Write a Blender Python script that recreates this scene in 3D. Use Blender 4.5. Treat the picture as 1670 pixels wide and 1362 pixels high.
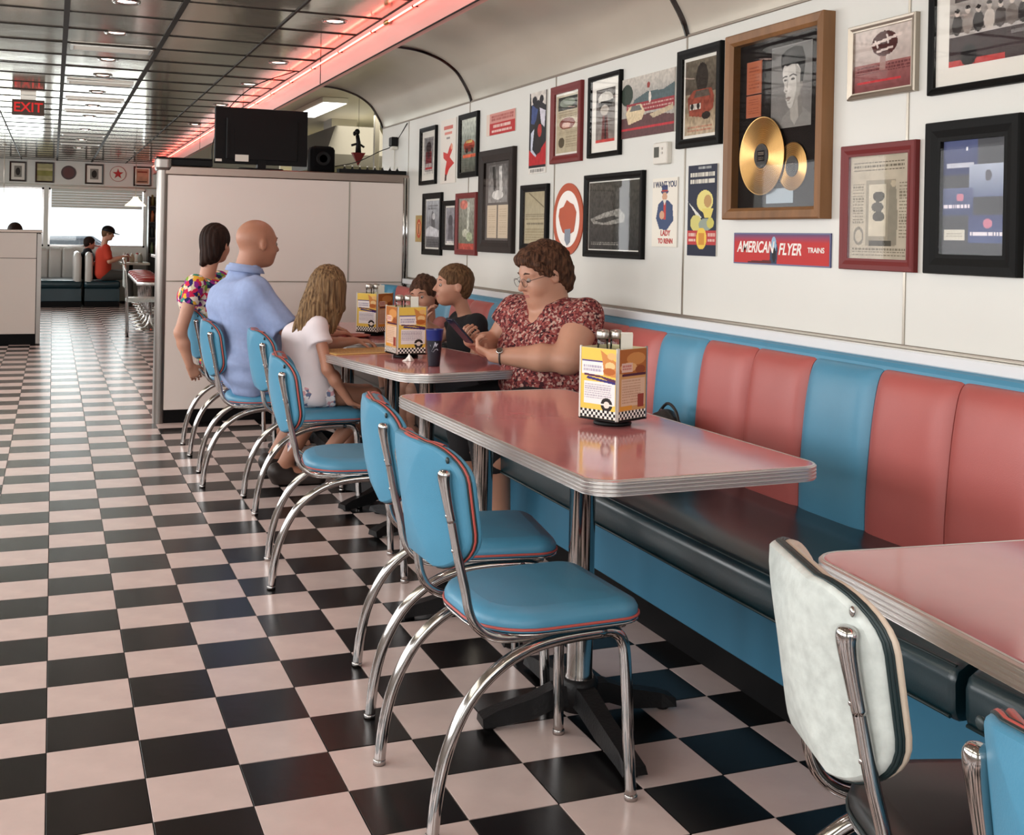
import bpy, math, random
import numpy as np
from mathutils import Vector, Matrix
random.seed(7)
for o in list(bpy.data.objects): bpy.data.objects.remove(o)
S = bpy.context.scene
COL = S.collection
PI = math.pi

# ------------------------------------------------------------------ camera
W_PX, H_PX = 1670, 1362
F_PX, PPX, PPY = 1886.925, 835.0, 389.0
cam_d = bpy.data.cameras.new('camera'); cam = bpy.data.objects.new('camera', cam_d); COL.objects.link(cam)
_rt = Vector((0.929212501, -0.369002982, 0.0200231648))
_up = Vector((-0.0183569374, 0.00802608706, 0.999799282))
_fw = Vector((0.369089625, 0.929393555, -0.000684175791))
mw = Matrix(((_rt.x, _up.x, -_fw.x, -0.00947), (_rt.y, _up.y, -_fw.y, -3.8968), (_rt.z, _up.z, -_fw.z, 1.35468), (0, 0, 0, 1)))
cam.matrix_world = mw
cam_d.sensor_fit = 'HORIZONTAL'; cam_d.sensor_width = 36.0
cam_d.lens = F_PX / W_PX * 36.0
cam_d.shift_y = (PPY - H_PX / 2) / W_PX
cam_d.clip_start = 0.05; cam_d.clip_end = 200
S.camera = cam

# ------------------------------------------------------------------ world, lights, exposure
S.view_settings.view_transform = 'Standard'; S.view_settings.look = 'None'
S.view_settings.gamma = 1.0; S.view_settings.use_curve_mapping = False
S.view_settings.exposure = -0.12
wd = bpy.data.worlds.new('sky'); S.world = wd; wd.use_nodes = True
bg = wd.node_tree.nodes['Background']; bg.inputs[0].default_value = (0.86, 0.93, 1.0, 1); bg.inputs[1].default_value = 2.2

def area(name, loc, rot, sx, sy, power, col=(1, 1, 1)):
    d = bpy.data.lights.new(name, 'AREA'); d.shape = 'RECTANGLE'; d.size = sx; d.size_y = sy
    d.energy = power; d.color = col
    o = bpy.data.objects.new(name, d); COL.objects.link(o); o.location = loc; o.rotation_euler = rot
    return o
# daylight through the street windows of the aisle side (left) and of the front end behind the camera
for i, y in enumerate((-4.4, -1.7, 1.0, 3.7, 6.4)):
    area('window_daylight', (-2.72, y, 1.62), (0, math.radians(-90), 0), 1.25, 2.2, 62, (1.0, 0.97, 0.95))
area('window_daylight', (0.2, -6.7, 1.6), (math.radians(90), 0, 0), 3.6, 1.4, 75, (1.0, 0.97, 0.94))
for y in (12.0, 15.5):
    area('window_daylight', (-2.72, y, 1.62), (0, math.radians(-90), 0), 1.25, 2.6, 60, (1, 0.98, 0.96))
area('window_daylight', (0.3, 20.1, 1.6), (math.radians(-90), 0, 0), 3.2, 1.1, 80, (0.97, 1.0, 1.0))

# ------------------------------------------------------------------ helpers: colours, materials
def lin(c):
    if isinstance(c, str):
        c = c.lstrip('#'); c = tuple(int(c[i:i + 2], 16) / 255 for i in (0, 2, 4))
    return tuple((x / 12.92 if x <= 0.04045 else ((x + 0.055) / 1.055) ** 2.4) for x in c)
MATS = {}
def mat(name, col, rough=0.5, metal=0.0, spec=0.5, var=0.0, vscale=8.0, bump=0.0, bscale=60.0, coat=0.0, stretch=None, sheen=0.0, sss=0.0):
    m = bpy.data.materials.new(name); m.use_nodes = True; MATS[name] = m
    nt = m.node_tree; b = nt.nodes['Principled BSDF']; c = lin(col)
    b.inputs['Base Color'].default_value = (*c, 1); b.inputs['Roughness'].default_value = rough
    b.inputs['Metallic'].default_value = metal; b.inputs['Specular IOR Level'].default_value = spec
    if coat: b.inputs['Coat Weight'].default_value = coat; b.inputs['Coat Roughness'].default_value = 0.08
    if sheen: b.inputs['Sheen Weight'].default_value = sheen
    if sss:
        b.inputs['Subsurface Weight'].default_value = sss; b.inputs['Subsurface Radius'].default_value = (0.012, 0.005, 0.003)
    if var or bump:
        tc = nt.nodes.new('ShaderNodeTexCoord'); mp = nt.nodes.new('ShaderNodeMapping')
        nt.links.new(tc.outputs['Object'], mp.inputs[0])
        if stretch: mp.inputs['Scale'].default_value = stretch
    if var:
        n = nt.nodes.new('ShaderNodeTexNoise'); n.inputs['Scale'].default_value = vscale; n.inputs['Detail'].default_value = 5
        nt.links.new(mp.outputs[0], n.inputs['Vector'])
        r = nt.nodes.new('ShaderNodeValToRGB'); r.color_ramp.elements[0].position = 0.3; r.color_ramp.elements[1].position = 0.7
        r.color_ramp.elements[0].color = (*[x * (1 - var) for x in c], 1); r.color_ramp.elements[1].color = (*[min(1, x * (1 + var)) for x in c], 1)
        nt.links.new(n.outputs[0], r.inputs[0]); nt.links.new(r.outputs[0], b.inputs['Base Color'])
    if bump:
        n2 = nt.nodes.new('ShaderNodeTexNoise'); n2.inputs['Scale'].default_value = bscale; n2.inputs['Detail'].default_value = 3
        nt.links.new(mp.outputs[0], n2.inputs['Vector'])
        bp = nt.nodes.new('ShaderNodeBump'); bp.inputs['Strength'].default_value = bump; bp.inputs['Distance'].default_value = 0.01
        nt.links.new(n2.outputs[0], bp.inputs['Height']); nt.links.new(bp.outputs[0], b.inputs['Normal'])
    return m
def emit(name, col, s):
    m = bpy.data.materials.new(name); m.use_nodes = True; MATS[name] = m
    b = m.node_tree.nodes['Principled BSDF']; c = lin(col)
    b.inputs['Base Color'].default_value = (*c, 1); b.inputs['Emission Color'].default_value = (*c, 1); b.inputs['Emission Strength'].default_value = s
    return m
def glassmat(name, tint=(1, 1, 1), refl=1.45):
    m = bpy.data.materials.new(name); m.use_nodes = True; MATS[name] = m
    nt = m.node_tree; nt.nodes.clear(); o = nt.nodes.new('ShaderNodeOutputMaterial')
    t = nt.nodes.new('ShaderNodeBsdfTransparent'); t.inputs[0].default_value = (*tint, 1)
    g = nt.nodes.new('ShaderNodeBsdfGlossy'); g.inputs['Roughness'].default_value = 0.02
    f = nt.nodes.new('ShaderNodeFresnel'); f.inputs[0].default_value = refl
    x = nt.nodes.new('ShaderNodeMixShader')
    nt.links.new(f.outputs[0], x.inputs[0]); nt.links.new(t.outputs[0], x.inputs[1]); nt.links.new(g.outputs[0], x.inputs[2]); nt.links.new(x.outputs[0], o.inputs[0])
    return m
def vcolmat(name, rough=0.35, spec=0.4):
    m = bpy.data.materials.new(name); m.use_nodes = True; MATS[name] = m
    nt = m.node_tree; b = nt.nodes['Principled BSDF']; a = nt.nodes.new('ShaderNodeVertexColor'); a.layer_name = 'print'
    nt.links.new(a.outputs[0], b.inputs['Base Color']); b.inputs['Roughness'].default_value = rough; b.inputs['Specular IOR Level'].default_value = spec
    return m
def floralmat(name, cols, scale, rough=0.85, rnd=1.0, feature='F1', warp=0.0):
    """printed cloth: random cells, each with one of the listed colours"""
    m = bpy.data.materials.new(name); m.use_nodes = True; MATS[name] = m
    nt = m.node_tree; b = nt.nodes['Principled BSDF']; b.inputs['Roughness'].default_value = rough; b.inputs['Specular IOR Level'].default_value = 0.15
    tc = nt.nodes.new('ShaderNodeTexCoord'); src = tc.outputs['Object']
    if warp:
        nz = nt.nodes.new('ShaderNodeTexNoise'); nz.inputs['Scale'].default_value = scale * 0.7
        ad = nt.nodes.new('ShaderNodeVectorMath'); ad.operation = 'MULTIPLY_ADD'; ad.inputs[1].default_value = (warp, warp, warp)
        nt.links.new(src, nz.inputs['Vector']); nt.links.new(nz.outputs['Color'], ad.inputs[0]); nt.links.new(src, ad.inputs[2]); src = ad.outputs[0]
    v = nt.nodes.new('ShaderNodeTexVoronoi'); v.inputs['Scale'].default_value = scale; v.inputs['Randomness'].default_value = rnd
    nt.links.new(src, v.inputs['Vector'])
    sep = nt.nodes.new('ShaderNodeSeparateColor'); nt.links.new(v.outputs['Color'], sep.inputs[0])
    r = nt.nodes.new('ShaderNodeValToRGB'); r.color_ramp.interpolation = 'CONSTANT'
    tot = sum(w for _, w in cols); acc = 0
    for i, (c, w) in enumerate(cols):
        if i < 2: e = r.color_ramp.elements[i]; e.position = acc / tot
        else: e = r.color_ramp.elements.new(acc / tot)
        e.color = (*lin(c), 1); acc += w
    nt.links.new(sep.outputs[0], r.inputs[0]); nt.links.new(r.outputs[0], b.inputs['Base Color'])
    return m

# ------------------------------------------------------------------ helpers: objects
def link(o, parent=None):
    COL.objects.link(o)
    if parent is not None: o.parent = parent
    return o
def tag(o, label=None, cat=None, group=None, kind=None):
    if label: o['label'] = label
    if cat: o['category'] = cat
    if group: o['group'] = group
    if kind: o['kind'] = kind
    return o
def thing(name, label, cat, loc=(0, 0, 0), rz=0.0, group=None):
    o = bpy.data.objects.new(name, None); link(o); o.location = loc; o.rotation_euler = (0, 0, rz)
    o.empty_display_size = 0.1
    return tag(o, label, cat, group)
def dup(root, loc, rz, label=None, group=None):
    def cp(o, par):
        c = o.copy(); COL.objects.link(c); c.parent = par
        for ch in o.children: cp(ch, c)
        return c
    r = cp(root, None); r.location = loc; r.rotation_euler = (0, 0, rz)
    if label: r['label'] = label
    if group: r['group'] = group
    return r

class MB:
    def __init__(s): s.v = []; s.f = []; s.m = []; s.sm = []; s.M = None; s.mi = 0
    def add(s, vs, fs, smooth=False):
        b = len(s.v)
        if s.M is not None: vs = [tuple(s.M @ Vector(p)) for p in vs]
        s.v += [tuple(p) for p in vs]
        s.f += [tuple(b + i for i in f) for f in fs]; s.m += [s.mi] * len(fs); s.sm += [smooth] * len(fs)
        return s
    def box(s, x0, x1, y0, y1, z0, z1, ch=0.0):
        if ch <= 0:
            v = [(x, y, z) for z in (z0, z1) for y in (y0, y1) for x in (x0, x1)]
            return s.add(v, [(0, 2, 3, 1), (4, 5, 7, 6), (0, 1, 5, 4), (2, 6, 7, 3), (0, 4, 6, 2), (1, 3, 7, 5)])
        o = [(x0, y0), (x1, y0), (x1, y1), (x0, y1)]
        return s.loft(o, [(-ch, z0), (0, z0 + ch), (0, z1 - ch), (-ch, z1)], cap0=True, cap1=True)
    def loft(s, outline, prof, cap0=True, cap1=True, smooth=False, closed_prof=False):
        """outline: CCW 2-d loop; prof: (outset, z) rings"""
        n = len(outline); P = [Vector(p) for p in outline]; N = []
        for i in range(n):
            a = (P[i] - P[i - 1]).normalized(); b = (P[(i + 1) % n] - P[i]).normalized()
            na = Vector((a.y, -a.x)); nb = Vector((b.y, -b.x)); k = 1 + na.dot(nb)
            N.append((na + nb) / max(k, 0.2))
        vs = []
        for off, z in prof: vs += [(P[i].x + N[i].x * off, P[i].y + N[i].y * off, z) for i in range(n)]
        fs = []; R = len(prof)
        for r in range(R - 1 + (1 if closed_prof else 0)):
            r2 = (r + 1) % R
            for i in range(n): j = (i + 1) % n; fs.append((r * n + i, r * n + j, r2 * n + j, r2 * n + i))
        s.add(vs, fs, smooth)
        if not closed_prof:
            b = len(s.v) - len(vs)
            caps = []
            if cap0: caps.append(tuple(b + i for i in reversed(range(n))))
            if cap1: caps.append(tuple(b + (R - 1) * n + i for i in range(n)))
            s.f += caps; s.m += [s.mi] * len(caps); s.sm += [False] * len(caps)
        return s
    def tube(s, pts, r, n=10, closed=False, caps=True, flat=1.0, smooth=True):
        P = [Vector(p) for p in pts]; m = len(P)
        rr = r if isinstance(r, (list, tuple)) else [r] * m
        vs = []; up = None
        for i in range(m):
            if closed: t = (P[(i + 1) % m] - P[i - 1])
            else: t = P[min(i + 1, m - 1)] - P[max(i - 1, 0)]
            t.normalize()
            if up is None:
                a = Vector((0, 0, 1)) if abs(t.z) < 0.9 else Vector((0, 1, 0))
                up = (a - t * a.dot(t)).normalized()
            else: up = (up - t * up.dot(t)).normalized()
            sd = t.cross(up)
            for k in range(n):
                a = 2 * PI * k / n
                vs.append(P[i] + up * (math.cos(a) * rr[i]) + sd * (math.sin(a) * rr[i] * flat))
        fs = []
        for i in range(m if closed else m - 1):
            j = (i + 1) % m
            for k in range(n): l = (k + 1) % n; fs.append((i * n + k, j * n + k, j * n + l, i * n + l))
        s.add(vs, fs, smooth)
        if caps and not closed:
            b = len(s.v) - len(vs)
            s.f += [tuple(b + k for k in range(n)), tuple(b + (m - 1) * n + k for k in reversed(range(n)))]
            s.m += [s.mi] * 2; s.sm += [False] * 2
        return s
    def lathe(s, prof, n=20, c=(0, 0, 0), smooth=True, cap=True):
        vs = []; fs = []; R = len(prof)
        for r, z in prof: vs += [(c[0] + r * math.cos(2 * PI * k / n), c[1] + r * math.sin(2 * PI * k / n), c[2] + z) for k in range(n)]
        for i in range(R - 1):
            for k in range(n): l = (k + 1) % n; fs.append((i * n + k, i * n + l, (i + 1) * n + l, (i + 1) * n + k))
        s.add(vs, fs, smooth)
        if cap:
            b = len(s.v) - len(vs)
            s.f += [tuple(b + k for k in reversed(range(n))), tuple(b + (R - 1) * n + k for k in range(n))]; s.m += [s.mi] * 2; s.sm += [False] * 2
        return s
    def grid(s, fn, nu, nv, smooth=True, closed_u=False):
        vs = [fn(i / nu, j / nv) for j in range(nv + 1) for i in range(nu + (0 if closed_u else 1))]
        w = nu if closed_u else nu + 1; fs = []
        for j in range(nv):
            for i in range(nu): i2 = (i + 1) % w; fs.append((j * w + i, j * w + i2, (j + 1) * w + i2, (j + 1) * w + i))
        return s.add(vs, fs, smooth)
    def ell(s, c, r, nu=16, nv=10):
        return s.grid(lambda u, v: (c[0] + r[0] * math.cos(2 * PI * u) * math.sin(PI * (0.001 + 0.998 * v)), c[1] - r[1] * math.sin(2 * PI * u) * math.sin(PI * (0.001 + 0.998 * v)), c[2] - r[2] * math.cos(PI * v) * -1), nu, nv, True, True)
    def mesh(s, name, mats):
        me = bpy.data.meshes.new(name); me.from_pydata(s.v, [], s.f)
        for m in (mats if isinstance(mats, (list, tuple)) else [mats]): me.materials.append(m)
        me.polygons.foreach_set('material_index', s.m); me.polygons.foreach_set('use_smooth', s.sm)
        me.update(); return me
    def build(s, name, mats, parent=None, label=None):
        o = bpy.data.objects.new(name, s.mesh(name, mats)); link(o, parent)
        if label: o['label'] = label
        return o
def place(name, me, parent, loc, rz=0.0):
    o = bpy.data.objects.new(name, me); link(o, parent); o.location = loc
    if rz: o.rotation_euler = (0, 0, rz)
    return o
def struct(name, mb, m, parent=None):
    o = mb.build(name, m, parent)
    if parent is None: o['kind'] = 'structure'
    return o
def rrect(x0, x1, y0, y1, r, n=6):
    """rounded rectangle, CCW; r = one radius or four (x0y0, x1y0, x1y1, x0y1)"""
    rs = r if isinstance(r, (list, tuple)) else [r] * 4; out = []
    for (cx, cy, a0, rad) in ((x0 + rs[0], y0 + rs[0], PI, rs[0]), (x1 - rs[1], y0 + rs[1], 1.5 * PI, rs[1]), (x1 - rs[2], y1 - rs[2], 0, rs[2]), (x0 + rs[3], y1 - rs[3], 0.5 * PI, rs[3])):
        for k in range(n + 1): a = a0 + 0.5 * PI * k / n; out.append((cx + rad * math.cos(a), cy + rad * math.sin(a)))
    return out
def spline(pts, n=6):
    P = [Vector(p) for p in pts]; out = []
    for i in range(len(P) - 1):
        p0 = P[max(i - 1, 0)]; p1 = P[i]; p2 = P[i + 1]; p3 = P[min(i + 2, len(P) - 1)]
        for k in range(n):
            t = k / n
            out.append(0.5 * ((2 * p1) + (-p0 + p2) * t + (2 * p0 - 5 * p1 + 4 * p2 - p3) * t * t + (-p0 + 3 * p1 - 3 * p2 + p3) * t ** 3))
    out.append(P[-1]); return out
def text(s, size, m, parent, loc, rot=(PI / 2, 0, 0), name='lettering', extrude=0.0006, shear=0.0, sx=1.0, align='CENTER', bold=0.0):
    cu = bpy.data.curves.new('t', 'FONT'); cu.body = s; cu.size = size; cu.extrude = extrude; cu.align_x = align; cu.align_y = 'CENTER'; cu.shear = shear; cu.offset = bold
    t = bpy.data.objects.new('t', cu); COL.objects.link(t)
    bpy.context.view_layer.update()
    dg = bpy.context.evaluated_depsgraph_get(); me = bpy.data.meshes.new_from_object(t.evaluated_get(dg))
    bpy.data.objects.remove(t); me.materials.clear(); me.materials.append(m)
    o = bpy.data.objects.new(name, me); link(o, parent); o.location = loc; o.rotation_euler = rot; o.scale = (sx, 1, 1)
    return o

# ------------------------------------------------------------------ materials
chrome = mat('chrome', '#b7b4b2', 0.11, 1.0)
dkchrome = mat('dark_chrome', '#4f4b49', 0.12, 1.0)
steel = mat('brushed_steel', '#b9b4ad', 0.28, 1.0, bump=0.05, bscale=40)
ribsteel = mat('ribbed_aluminium', '#e4e2e0', 0.36, 1.0)
black_iron = mat('black_cast_iron', '#111011', 0.5, 0.0, spec=.3, bump=0.15, bscale=120)
black_pl = mat('black_plastic', '#070607', 0.5, spec=.2)
post_m = mat('grey_post_metal', '#8b8580', 0.32, 0.9)
blue_v = mat('blue_vinyl', '#4a8aa8', 0.42, var=0.06, vscale=5, bump=0.06, bscale=300)
blue_panel = mat('blue_laminate', '#36728f', 0.5, var=0.05, vscale=3)
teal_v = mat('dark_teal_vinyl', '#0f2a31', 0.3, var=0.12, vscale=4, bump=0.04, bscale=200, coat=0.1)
blue_ch = mat('blue_channel_vinyl', '#4f8dab', 0.4, var=0.05, vscale=4, bump=0.05, bscale=300)
coral_v = mat('coral_vinyl', '#ae5954', 0.42, var=0.05, vscale=4, bump=0.05, bscale=300)
coral_pipe = mat('coral_piping', '#b5524a', 0.4)
dark_pipe = mat('dark_green_piping', '#16292b', 0.4)
white_v = mat('mottled_white_vinyl', '#c5cbc6', 0.38, var=0.13, vscale=45, bump=0.05, bscale=200)
cream_v = mat('cream_vinyl', '#d6c6b2', 0.35, var=0.05, vscale=10)
dkseat_v = mat('charcoal_vinyl', '#232525', 0.3, var=0.1, vscale=5)
pink_lam = mat('pink_laminate', '#c57a7b', 0.12, var=0.035, vscale=9, coat=0.25)
tile_w = mat('white_floor_tile', '#cab5ae', 0.25, var=0.06, vscale=9, bump=0.04, bscale=25)
tile_k = mat('black_floor_tile', '#0b0909', 0.26, spec=.34, var=0.15, vscale=12, bump=0.04, bscale=25)
grout = mat('dark_grout', '#1b1412', 0.8)
wall_m = mat('white_wall_panel', '#d5d5ce', 0.34, var=0.015, vscale=2)
part_m = mat('partition_laminate', '#dfd3cb', 0.3, var=0.015, vscale=2)
cove_m = mat('satin_steel_cove', '#cbc4b5', 0.28, 0.45, var=0.05, vscale=2.0, bump=0.12, bscale=2.2)
ceil_m = mat('mirror_ceiling_panel', '#cbc4b4', 0.11, 0.76, bump=0.10, bscale=3.5)
grid_m = mat('ceiling_grid_metal', '#1f1a16', 0.6, 0.0, spec=.2)
fascia_m = mat('fascia_neon_glow_tint', '#e2a39a', 0.38, 0.1)  # pink glow of the neon tube put into the fascia's base colour
kick_m = mat('black_kick_board', '#060506', 0.6, spec=.15)
cap_m = mat('bronze_trim', '#8d7f76', 0.3, 0.9)
seam_m = mat('seam_strip_metal', '#a59e93', 0.3, 0.9)
black_fr = mat('black_frame', '#080807', 0.5, spec=.12, bump=0.05)
red_fr = mat('red_frame', '#6b1d1c', 0.45, spec=.3)
oak_fr = mat('oak_frame', '#7d5631', 0.5, var=0.25, vscale=14, stretch=(1, 1, 0.12))
silver_fr = mat('silver_frame', '#a79d90', 0.35, 0.9)
dkwood_fr = mat('dark_wood_frame', '#231b17', 0.5, spec=.2, var=0.2, vscale=10)
board_m = mat('mat_board', '#e4e0d6', 0.8)
darkboard = mat('dark_mat_board', '#1b1615', 0.8, spec=.1)
print_m = vcolmat('printed_picture', 0.6, .12)
gloss_print = vcolmat('glossy_print', 0.45, 0.2)
pane_m = glassmat('picture_glass', (1, 1, 1), 1.22)
gold_m = mat('gold_record', '#b8925c', 0.3, 0.92)
white_pl = mat('white_plastic', '#d9d5ca', 0.4)
red_txt = mat('red_ink', '#b02422', 0.5)
white_txt = mat('white_ink', '#ece7e0', 0.5)
navy_txt = mat('navy_ink', '#1b2650', 0.5)
black_txt = mat('black_ink', '#161414', 0.5)
neon_m = emit('neon_tube', '#ff5e50', 13.0)
lamp_m = emit('downlight_lamp', '#ffd9c9', 9.0)
fluor_m = emit('fluorescent_panel', '#fffdf6', 6.0)
shade_m = emit('lit_glass_shade', '#fff3cf', 1.6)
# ================================================================== STRUCTURE
T = 0.2286; XW = 2.50; ZC = 2.63; YF = 19.4; YB = -6.6; XL = -2.6
fl = MB(); fl.box(XL - 0.1, 5.3, YB - 0.1, YF + 0.4, -0.12, -0.004); floor = struct('floor', fl, grout)
def tile_mb(i=0, j=0, mb=None):
    mb = mb or MB(); g = 0.0015
    mb.loft([(i * T + g, j * T + g), ((i + 1) * T - g, j * T + g), ((i + 1) * T - g, (j + 1) * T - g), (i * T + g, (j + 1) * T - g)], [(0, -0.006), (0, -0.0003), (-0.0004, 0.0)], cap0=False)
    return mb
tw = tile_mb().mesh('floor_tile', tile_w); tk = tile_mb().mesh('floor_tile', tile_k)
camx, camy = -0.0095, -3.8968
def in_view(x, y):
    d = Vector((x - camx, y - camy, -1.3547)); z = d.dot(_fw)
    if z < 0.3: return False
    px = PPX + F_PX * d.dot(_rt) / z; py = PPY - F_PX * d.dot(_up) / z
    return -60 < px < 1730 and py < 1460
near = []; rest_w = MB(); rest_k = MB()
for i in range(-11, 11):
    for j in range(-28, 84):
        x, y = (i + .5) * T, (j + .5) * T
        if x > 2.05 and y < 5: continue
        near.append((0 if in_view(x, y) else 1, math.hypot(x - camx, y - camy), i, j))
near.sort()
vis = [t for t in near if t[0] == 0][:296]; vs_ = set((t[2], t[3]) for t in vis)
rt_ = random.Random(3)
for _, _, i, j in vis:
    o = place('floor_tile', tw if (i + j) % 2 == 0 else tk, floor, (i * T, j * T, rt_.uniform(-0.0006, 0.0006)))
for _, _, i, j in near:
    if (i, j) in vs_: continue
    tile_mb(i, j, rest_w if (i + j) % 2 == 0 else rest_k)
o = rest_w.build('white_tiles', tile_w, floor); o['kind'] = 'stuff'
o = rest_k.build('black_tiles', tile_k, floor); o['kind'] = 'stuff'

# ceiling of mirror-finish panels in a 61 cm grid
cl = MB(); cl.box(XL - 0.1, 1.80, YB - 0.1, YF + 0.1, ZC + 0.02, ZC + 0.12); ceiling = struct('ceiling', cl, grid_m)
G = 0.612; gx0 = 0.045
pm = MB(); pm.loft([(-G / 2 + .008, -G / 2 + .008), (-G / 2 + .008, G / 2 - .008), (G / 2 - .008, G / 2 - .008), (G / 2 - .008, -G / 2 + .008)], [(0, 0.012), (0, 0.0), (-.004, -0.003)], cap0=True, cap1=True)
pmesh = pm.mesh('ceiling_panel', ceil_m)
rc = random.Random(11)
cols_x = [gx0 + G * (k + .5) for k in range(-5, 3)]
gb = MB(); cnt = 0
gy0 = 3.36
js = range(int((YB - gy0) / G) + 1, int((YF - gy0) / G) + 1)
for x in cols_x:
    for j in js:
        y = gy0 + (j + .5) * G
        if x > 1.5 or y > YF - .3: 
            pass
        if y > YF - 0.25: continue
        o = place('ceiling_panel', pmesh, ceiling, (x, y, ZC + 0.004)); cnt += 1
        o.rotation_euler = (rc.uniform(-.005, .005), rc.uniform(-.005, .005), 0)
        if x > 1.4: o.scale = (0.88, 1, 1); o.location.x = 1.27 + 0.27
for k in range(-5, 3):
    x = gx0 + G * k; w = 0.016 if k in (0, 1) else 0.007
    gb.box(x - w, x + w, YB, YF, ZC - 0.006, ZC + 0.002)
for j in js:
    y = gy0 + j * G; gb.box(XL, 1.80, y - .005, y + .005, ZC - 0.005, ZC + 0.001)
gb.build('ceiling_grid', grid_m, ceiling)

# right wall: laminate panels with metal seam strips
seams = [0.425 + 1.383 * k for k in range(-6, 4)]
wb = MB(); wb.box(XW + .004, XW + .12, YB, 5.34, 0, 2.56); wall_r = struct('wall_right', wb, grid_m)
edges = [YB] + [s for s in seams if s > YB] + [5.34]
for a, b in zip(edges[:-1], edges[1:]):
    m_ = MB(); m_.box(XW - .004, XW + .006, a + .003, b - .003, 0.0, 2.228, ch=.0015); m_.build('wall_panel', wall_m, wall_r)
ss = MB(); ss.box(XW - .0075, XW, -.005, .005, 1.03, 2.226, ch=.0015); ssm = ss.mesh('seam_strip', seam_m)
for s in edges[1:-1]: place('seam_strip', ssm, wall_r, (0, s, 0))
m_ = MB(); m_.box(XW - .010, XW + .004, YB, 5.34, 2.224, 2.236, ch=.002); m_.build('top_strip', seam_m, wall_r)

# cove: quarter curve from the wall up to the fascia
def cove_pt(t):
    pts = [(2.500, 2.232), (2.478, 2.29), (2.440, 2.355), (2.388, 2.422), (2.300, 2.482), (2.200, 2.520), (2.110, 2.540), (2.00, 2.549), (1.835, 2.552)]
    f = t * (len(pts) - 1); i = min(int(f), len(pts) - 2); f -= i
    p = [pts[max(i - 1, 0)], pts[i], pts[i + 1], pts[min(i + 2, len(pts) - 1)]]
    return tuple(0.5 * (2 * p[1][k] + (-p[0][k] + p[2][k]) * f + (2 * p[0][k] - 5 * p[1][k] + 4 * p[2][k] - p[3][k]) * f * f + (-p[0][k] + 3 * p[1][k] - 3 * p[2][k] + p[3][k]) * f ** 3) for k in (0, 1))
cb = MB(); NC = 32
vs = []; 
prof = [cove_pt(k / NC) for k in range(NC + 1)]
arcs_y = [0.426, 3.17, 5.34]; cuts = [YB, -5.0, -2.32] + arcs_y
back = MB(); back.add([(x, y, z) for y in (YB, 5.34) for x, z in [(XW + .1, 2.23), (XW + .1, 2.75), (1.955, 2.75), (1.955, 2.56), (2.2, 2.54), (2.42, 2.42), (XW + .02, 2.24)]],
         [(0, 1, 2, 3, 4, 5, 6), (7, 13, 12, 11, 10, 9, 8)] + [(i, i + 7, (i + 1) % 7 + 7, (i + 1) % 7) for i in range(7)])
cove = struct('trim_1', back, grid_m)
for a, b in zip(cuts[:-1], cuts[1:]):
    m_ = MB(); v = []; a += .002; b -= .002
    for y in (a, b): v += [(x, y, z) for x, z in prof] 
    n = NC + 1
    m_.add(v, [(i, i + n, i + n + 1, i + 1) for i in range(NC)], True); m_.build('cove_panel', cove_m, cove)
for y in [-5.0, -2.32] + arcs_y:
    m_ = MB(); w = .016
    ins = []
    for k in range(n):
        t0 = Vector(prof[max(k - 1, 0)]); t1 = Vector(prof[min(k + 1, n - 1)]); d = (t1 - t0).normalized(); nn = Vector((-d.y, d.x))
        if nn.x > 0 and k < 8: nn = -nn
        if nn.y > 0: nn = -nn
        ins.append((prof[k][0] + nn.x * .012, prof[k][1] + nn.y * .012))
    v = [(x, y - w, z) for x, z in prof] + [(x, y - w * .6, z) for x, z in ins] + [(x, y + w * .6, z) for x, z in ins] + [(x, y + w, z) for x, z in prof]
    m_.add(v, [(r * n + i, r * n + i + 1, (r + 1) * n + i + 1, (r + 1) * n + i) for r in range(3) for i in range(NC)], True)
    m_.build('arch_strip', dkchrome, cove)

# slanted fascia that carries the neon tube, running the whole length
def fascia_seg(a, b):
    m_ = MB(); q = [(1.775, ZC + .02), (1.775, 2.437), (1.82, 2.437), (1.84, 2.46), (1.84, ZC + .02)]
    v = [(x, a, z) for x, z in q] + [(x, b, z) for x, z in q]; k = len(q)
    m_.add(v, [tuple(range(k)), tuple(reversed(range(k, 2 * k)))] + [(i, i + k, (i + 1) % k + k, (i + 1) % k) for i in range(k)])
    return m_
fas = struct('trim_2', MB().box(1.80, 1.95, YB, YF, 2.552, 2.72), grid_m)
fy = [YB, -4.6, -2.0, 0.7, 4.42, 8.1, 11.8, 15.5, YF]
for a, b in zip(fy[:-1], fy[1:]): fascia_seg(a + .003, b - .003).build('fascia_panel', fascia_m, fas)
m_ = MB()
m_.tube([(1.777, YB, 2.437), (1.777, YF, 2.437)], .005, 6); m_.tube([(1.775, YB, 2.629), (1.775, YF, 2.629)], .005, 6)
m_.build('edge_bead', grid_m, fas)
for y in fy[1:-1]:
    m_ = MB(); m_.tube([(1.774, y, 2.626), (1.774, y, 2.441)], .004, 6); m_.build('joint_strip', grid_m, fas)
nx, nz = 1.750, 2.575
neon = thing('neon_tube', 'thin glowing pink neon tube running along the slanted strip beside the ceiling', 'neon light', (nx, 0, nz))
m_ = MB(); m_.tube([(0, YB + .1, 0), (0, YF - .1, 0)], .0055, 8); m_.build('glass_tube', neon_m, neon)
clipm = MB(); clipm.tube([(0, 0, 0), (.026, 0, 0)], .004, 6); clipm.tube([(0, -.008, 0), (0, .008, 0)], .008, 8); clme = clipm.mesh('tube_clip', black_pl)
for k in range(-6, 22): place('tube_clip', clme, neon, (0, k * 0.86 + .3, 0))
jb = MB(); jb.ell((0, 0, 0), (.016, .05, .016)); 
for y in (2.55, ): place('end_cap', jb.mesh('end_cap', gold_m), neon, (0, y, 0))

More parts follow.
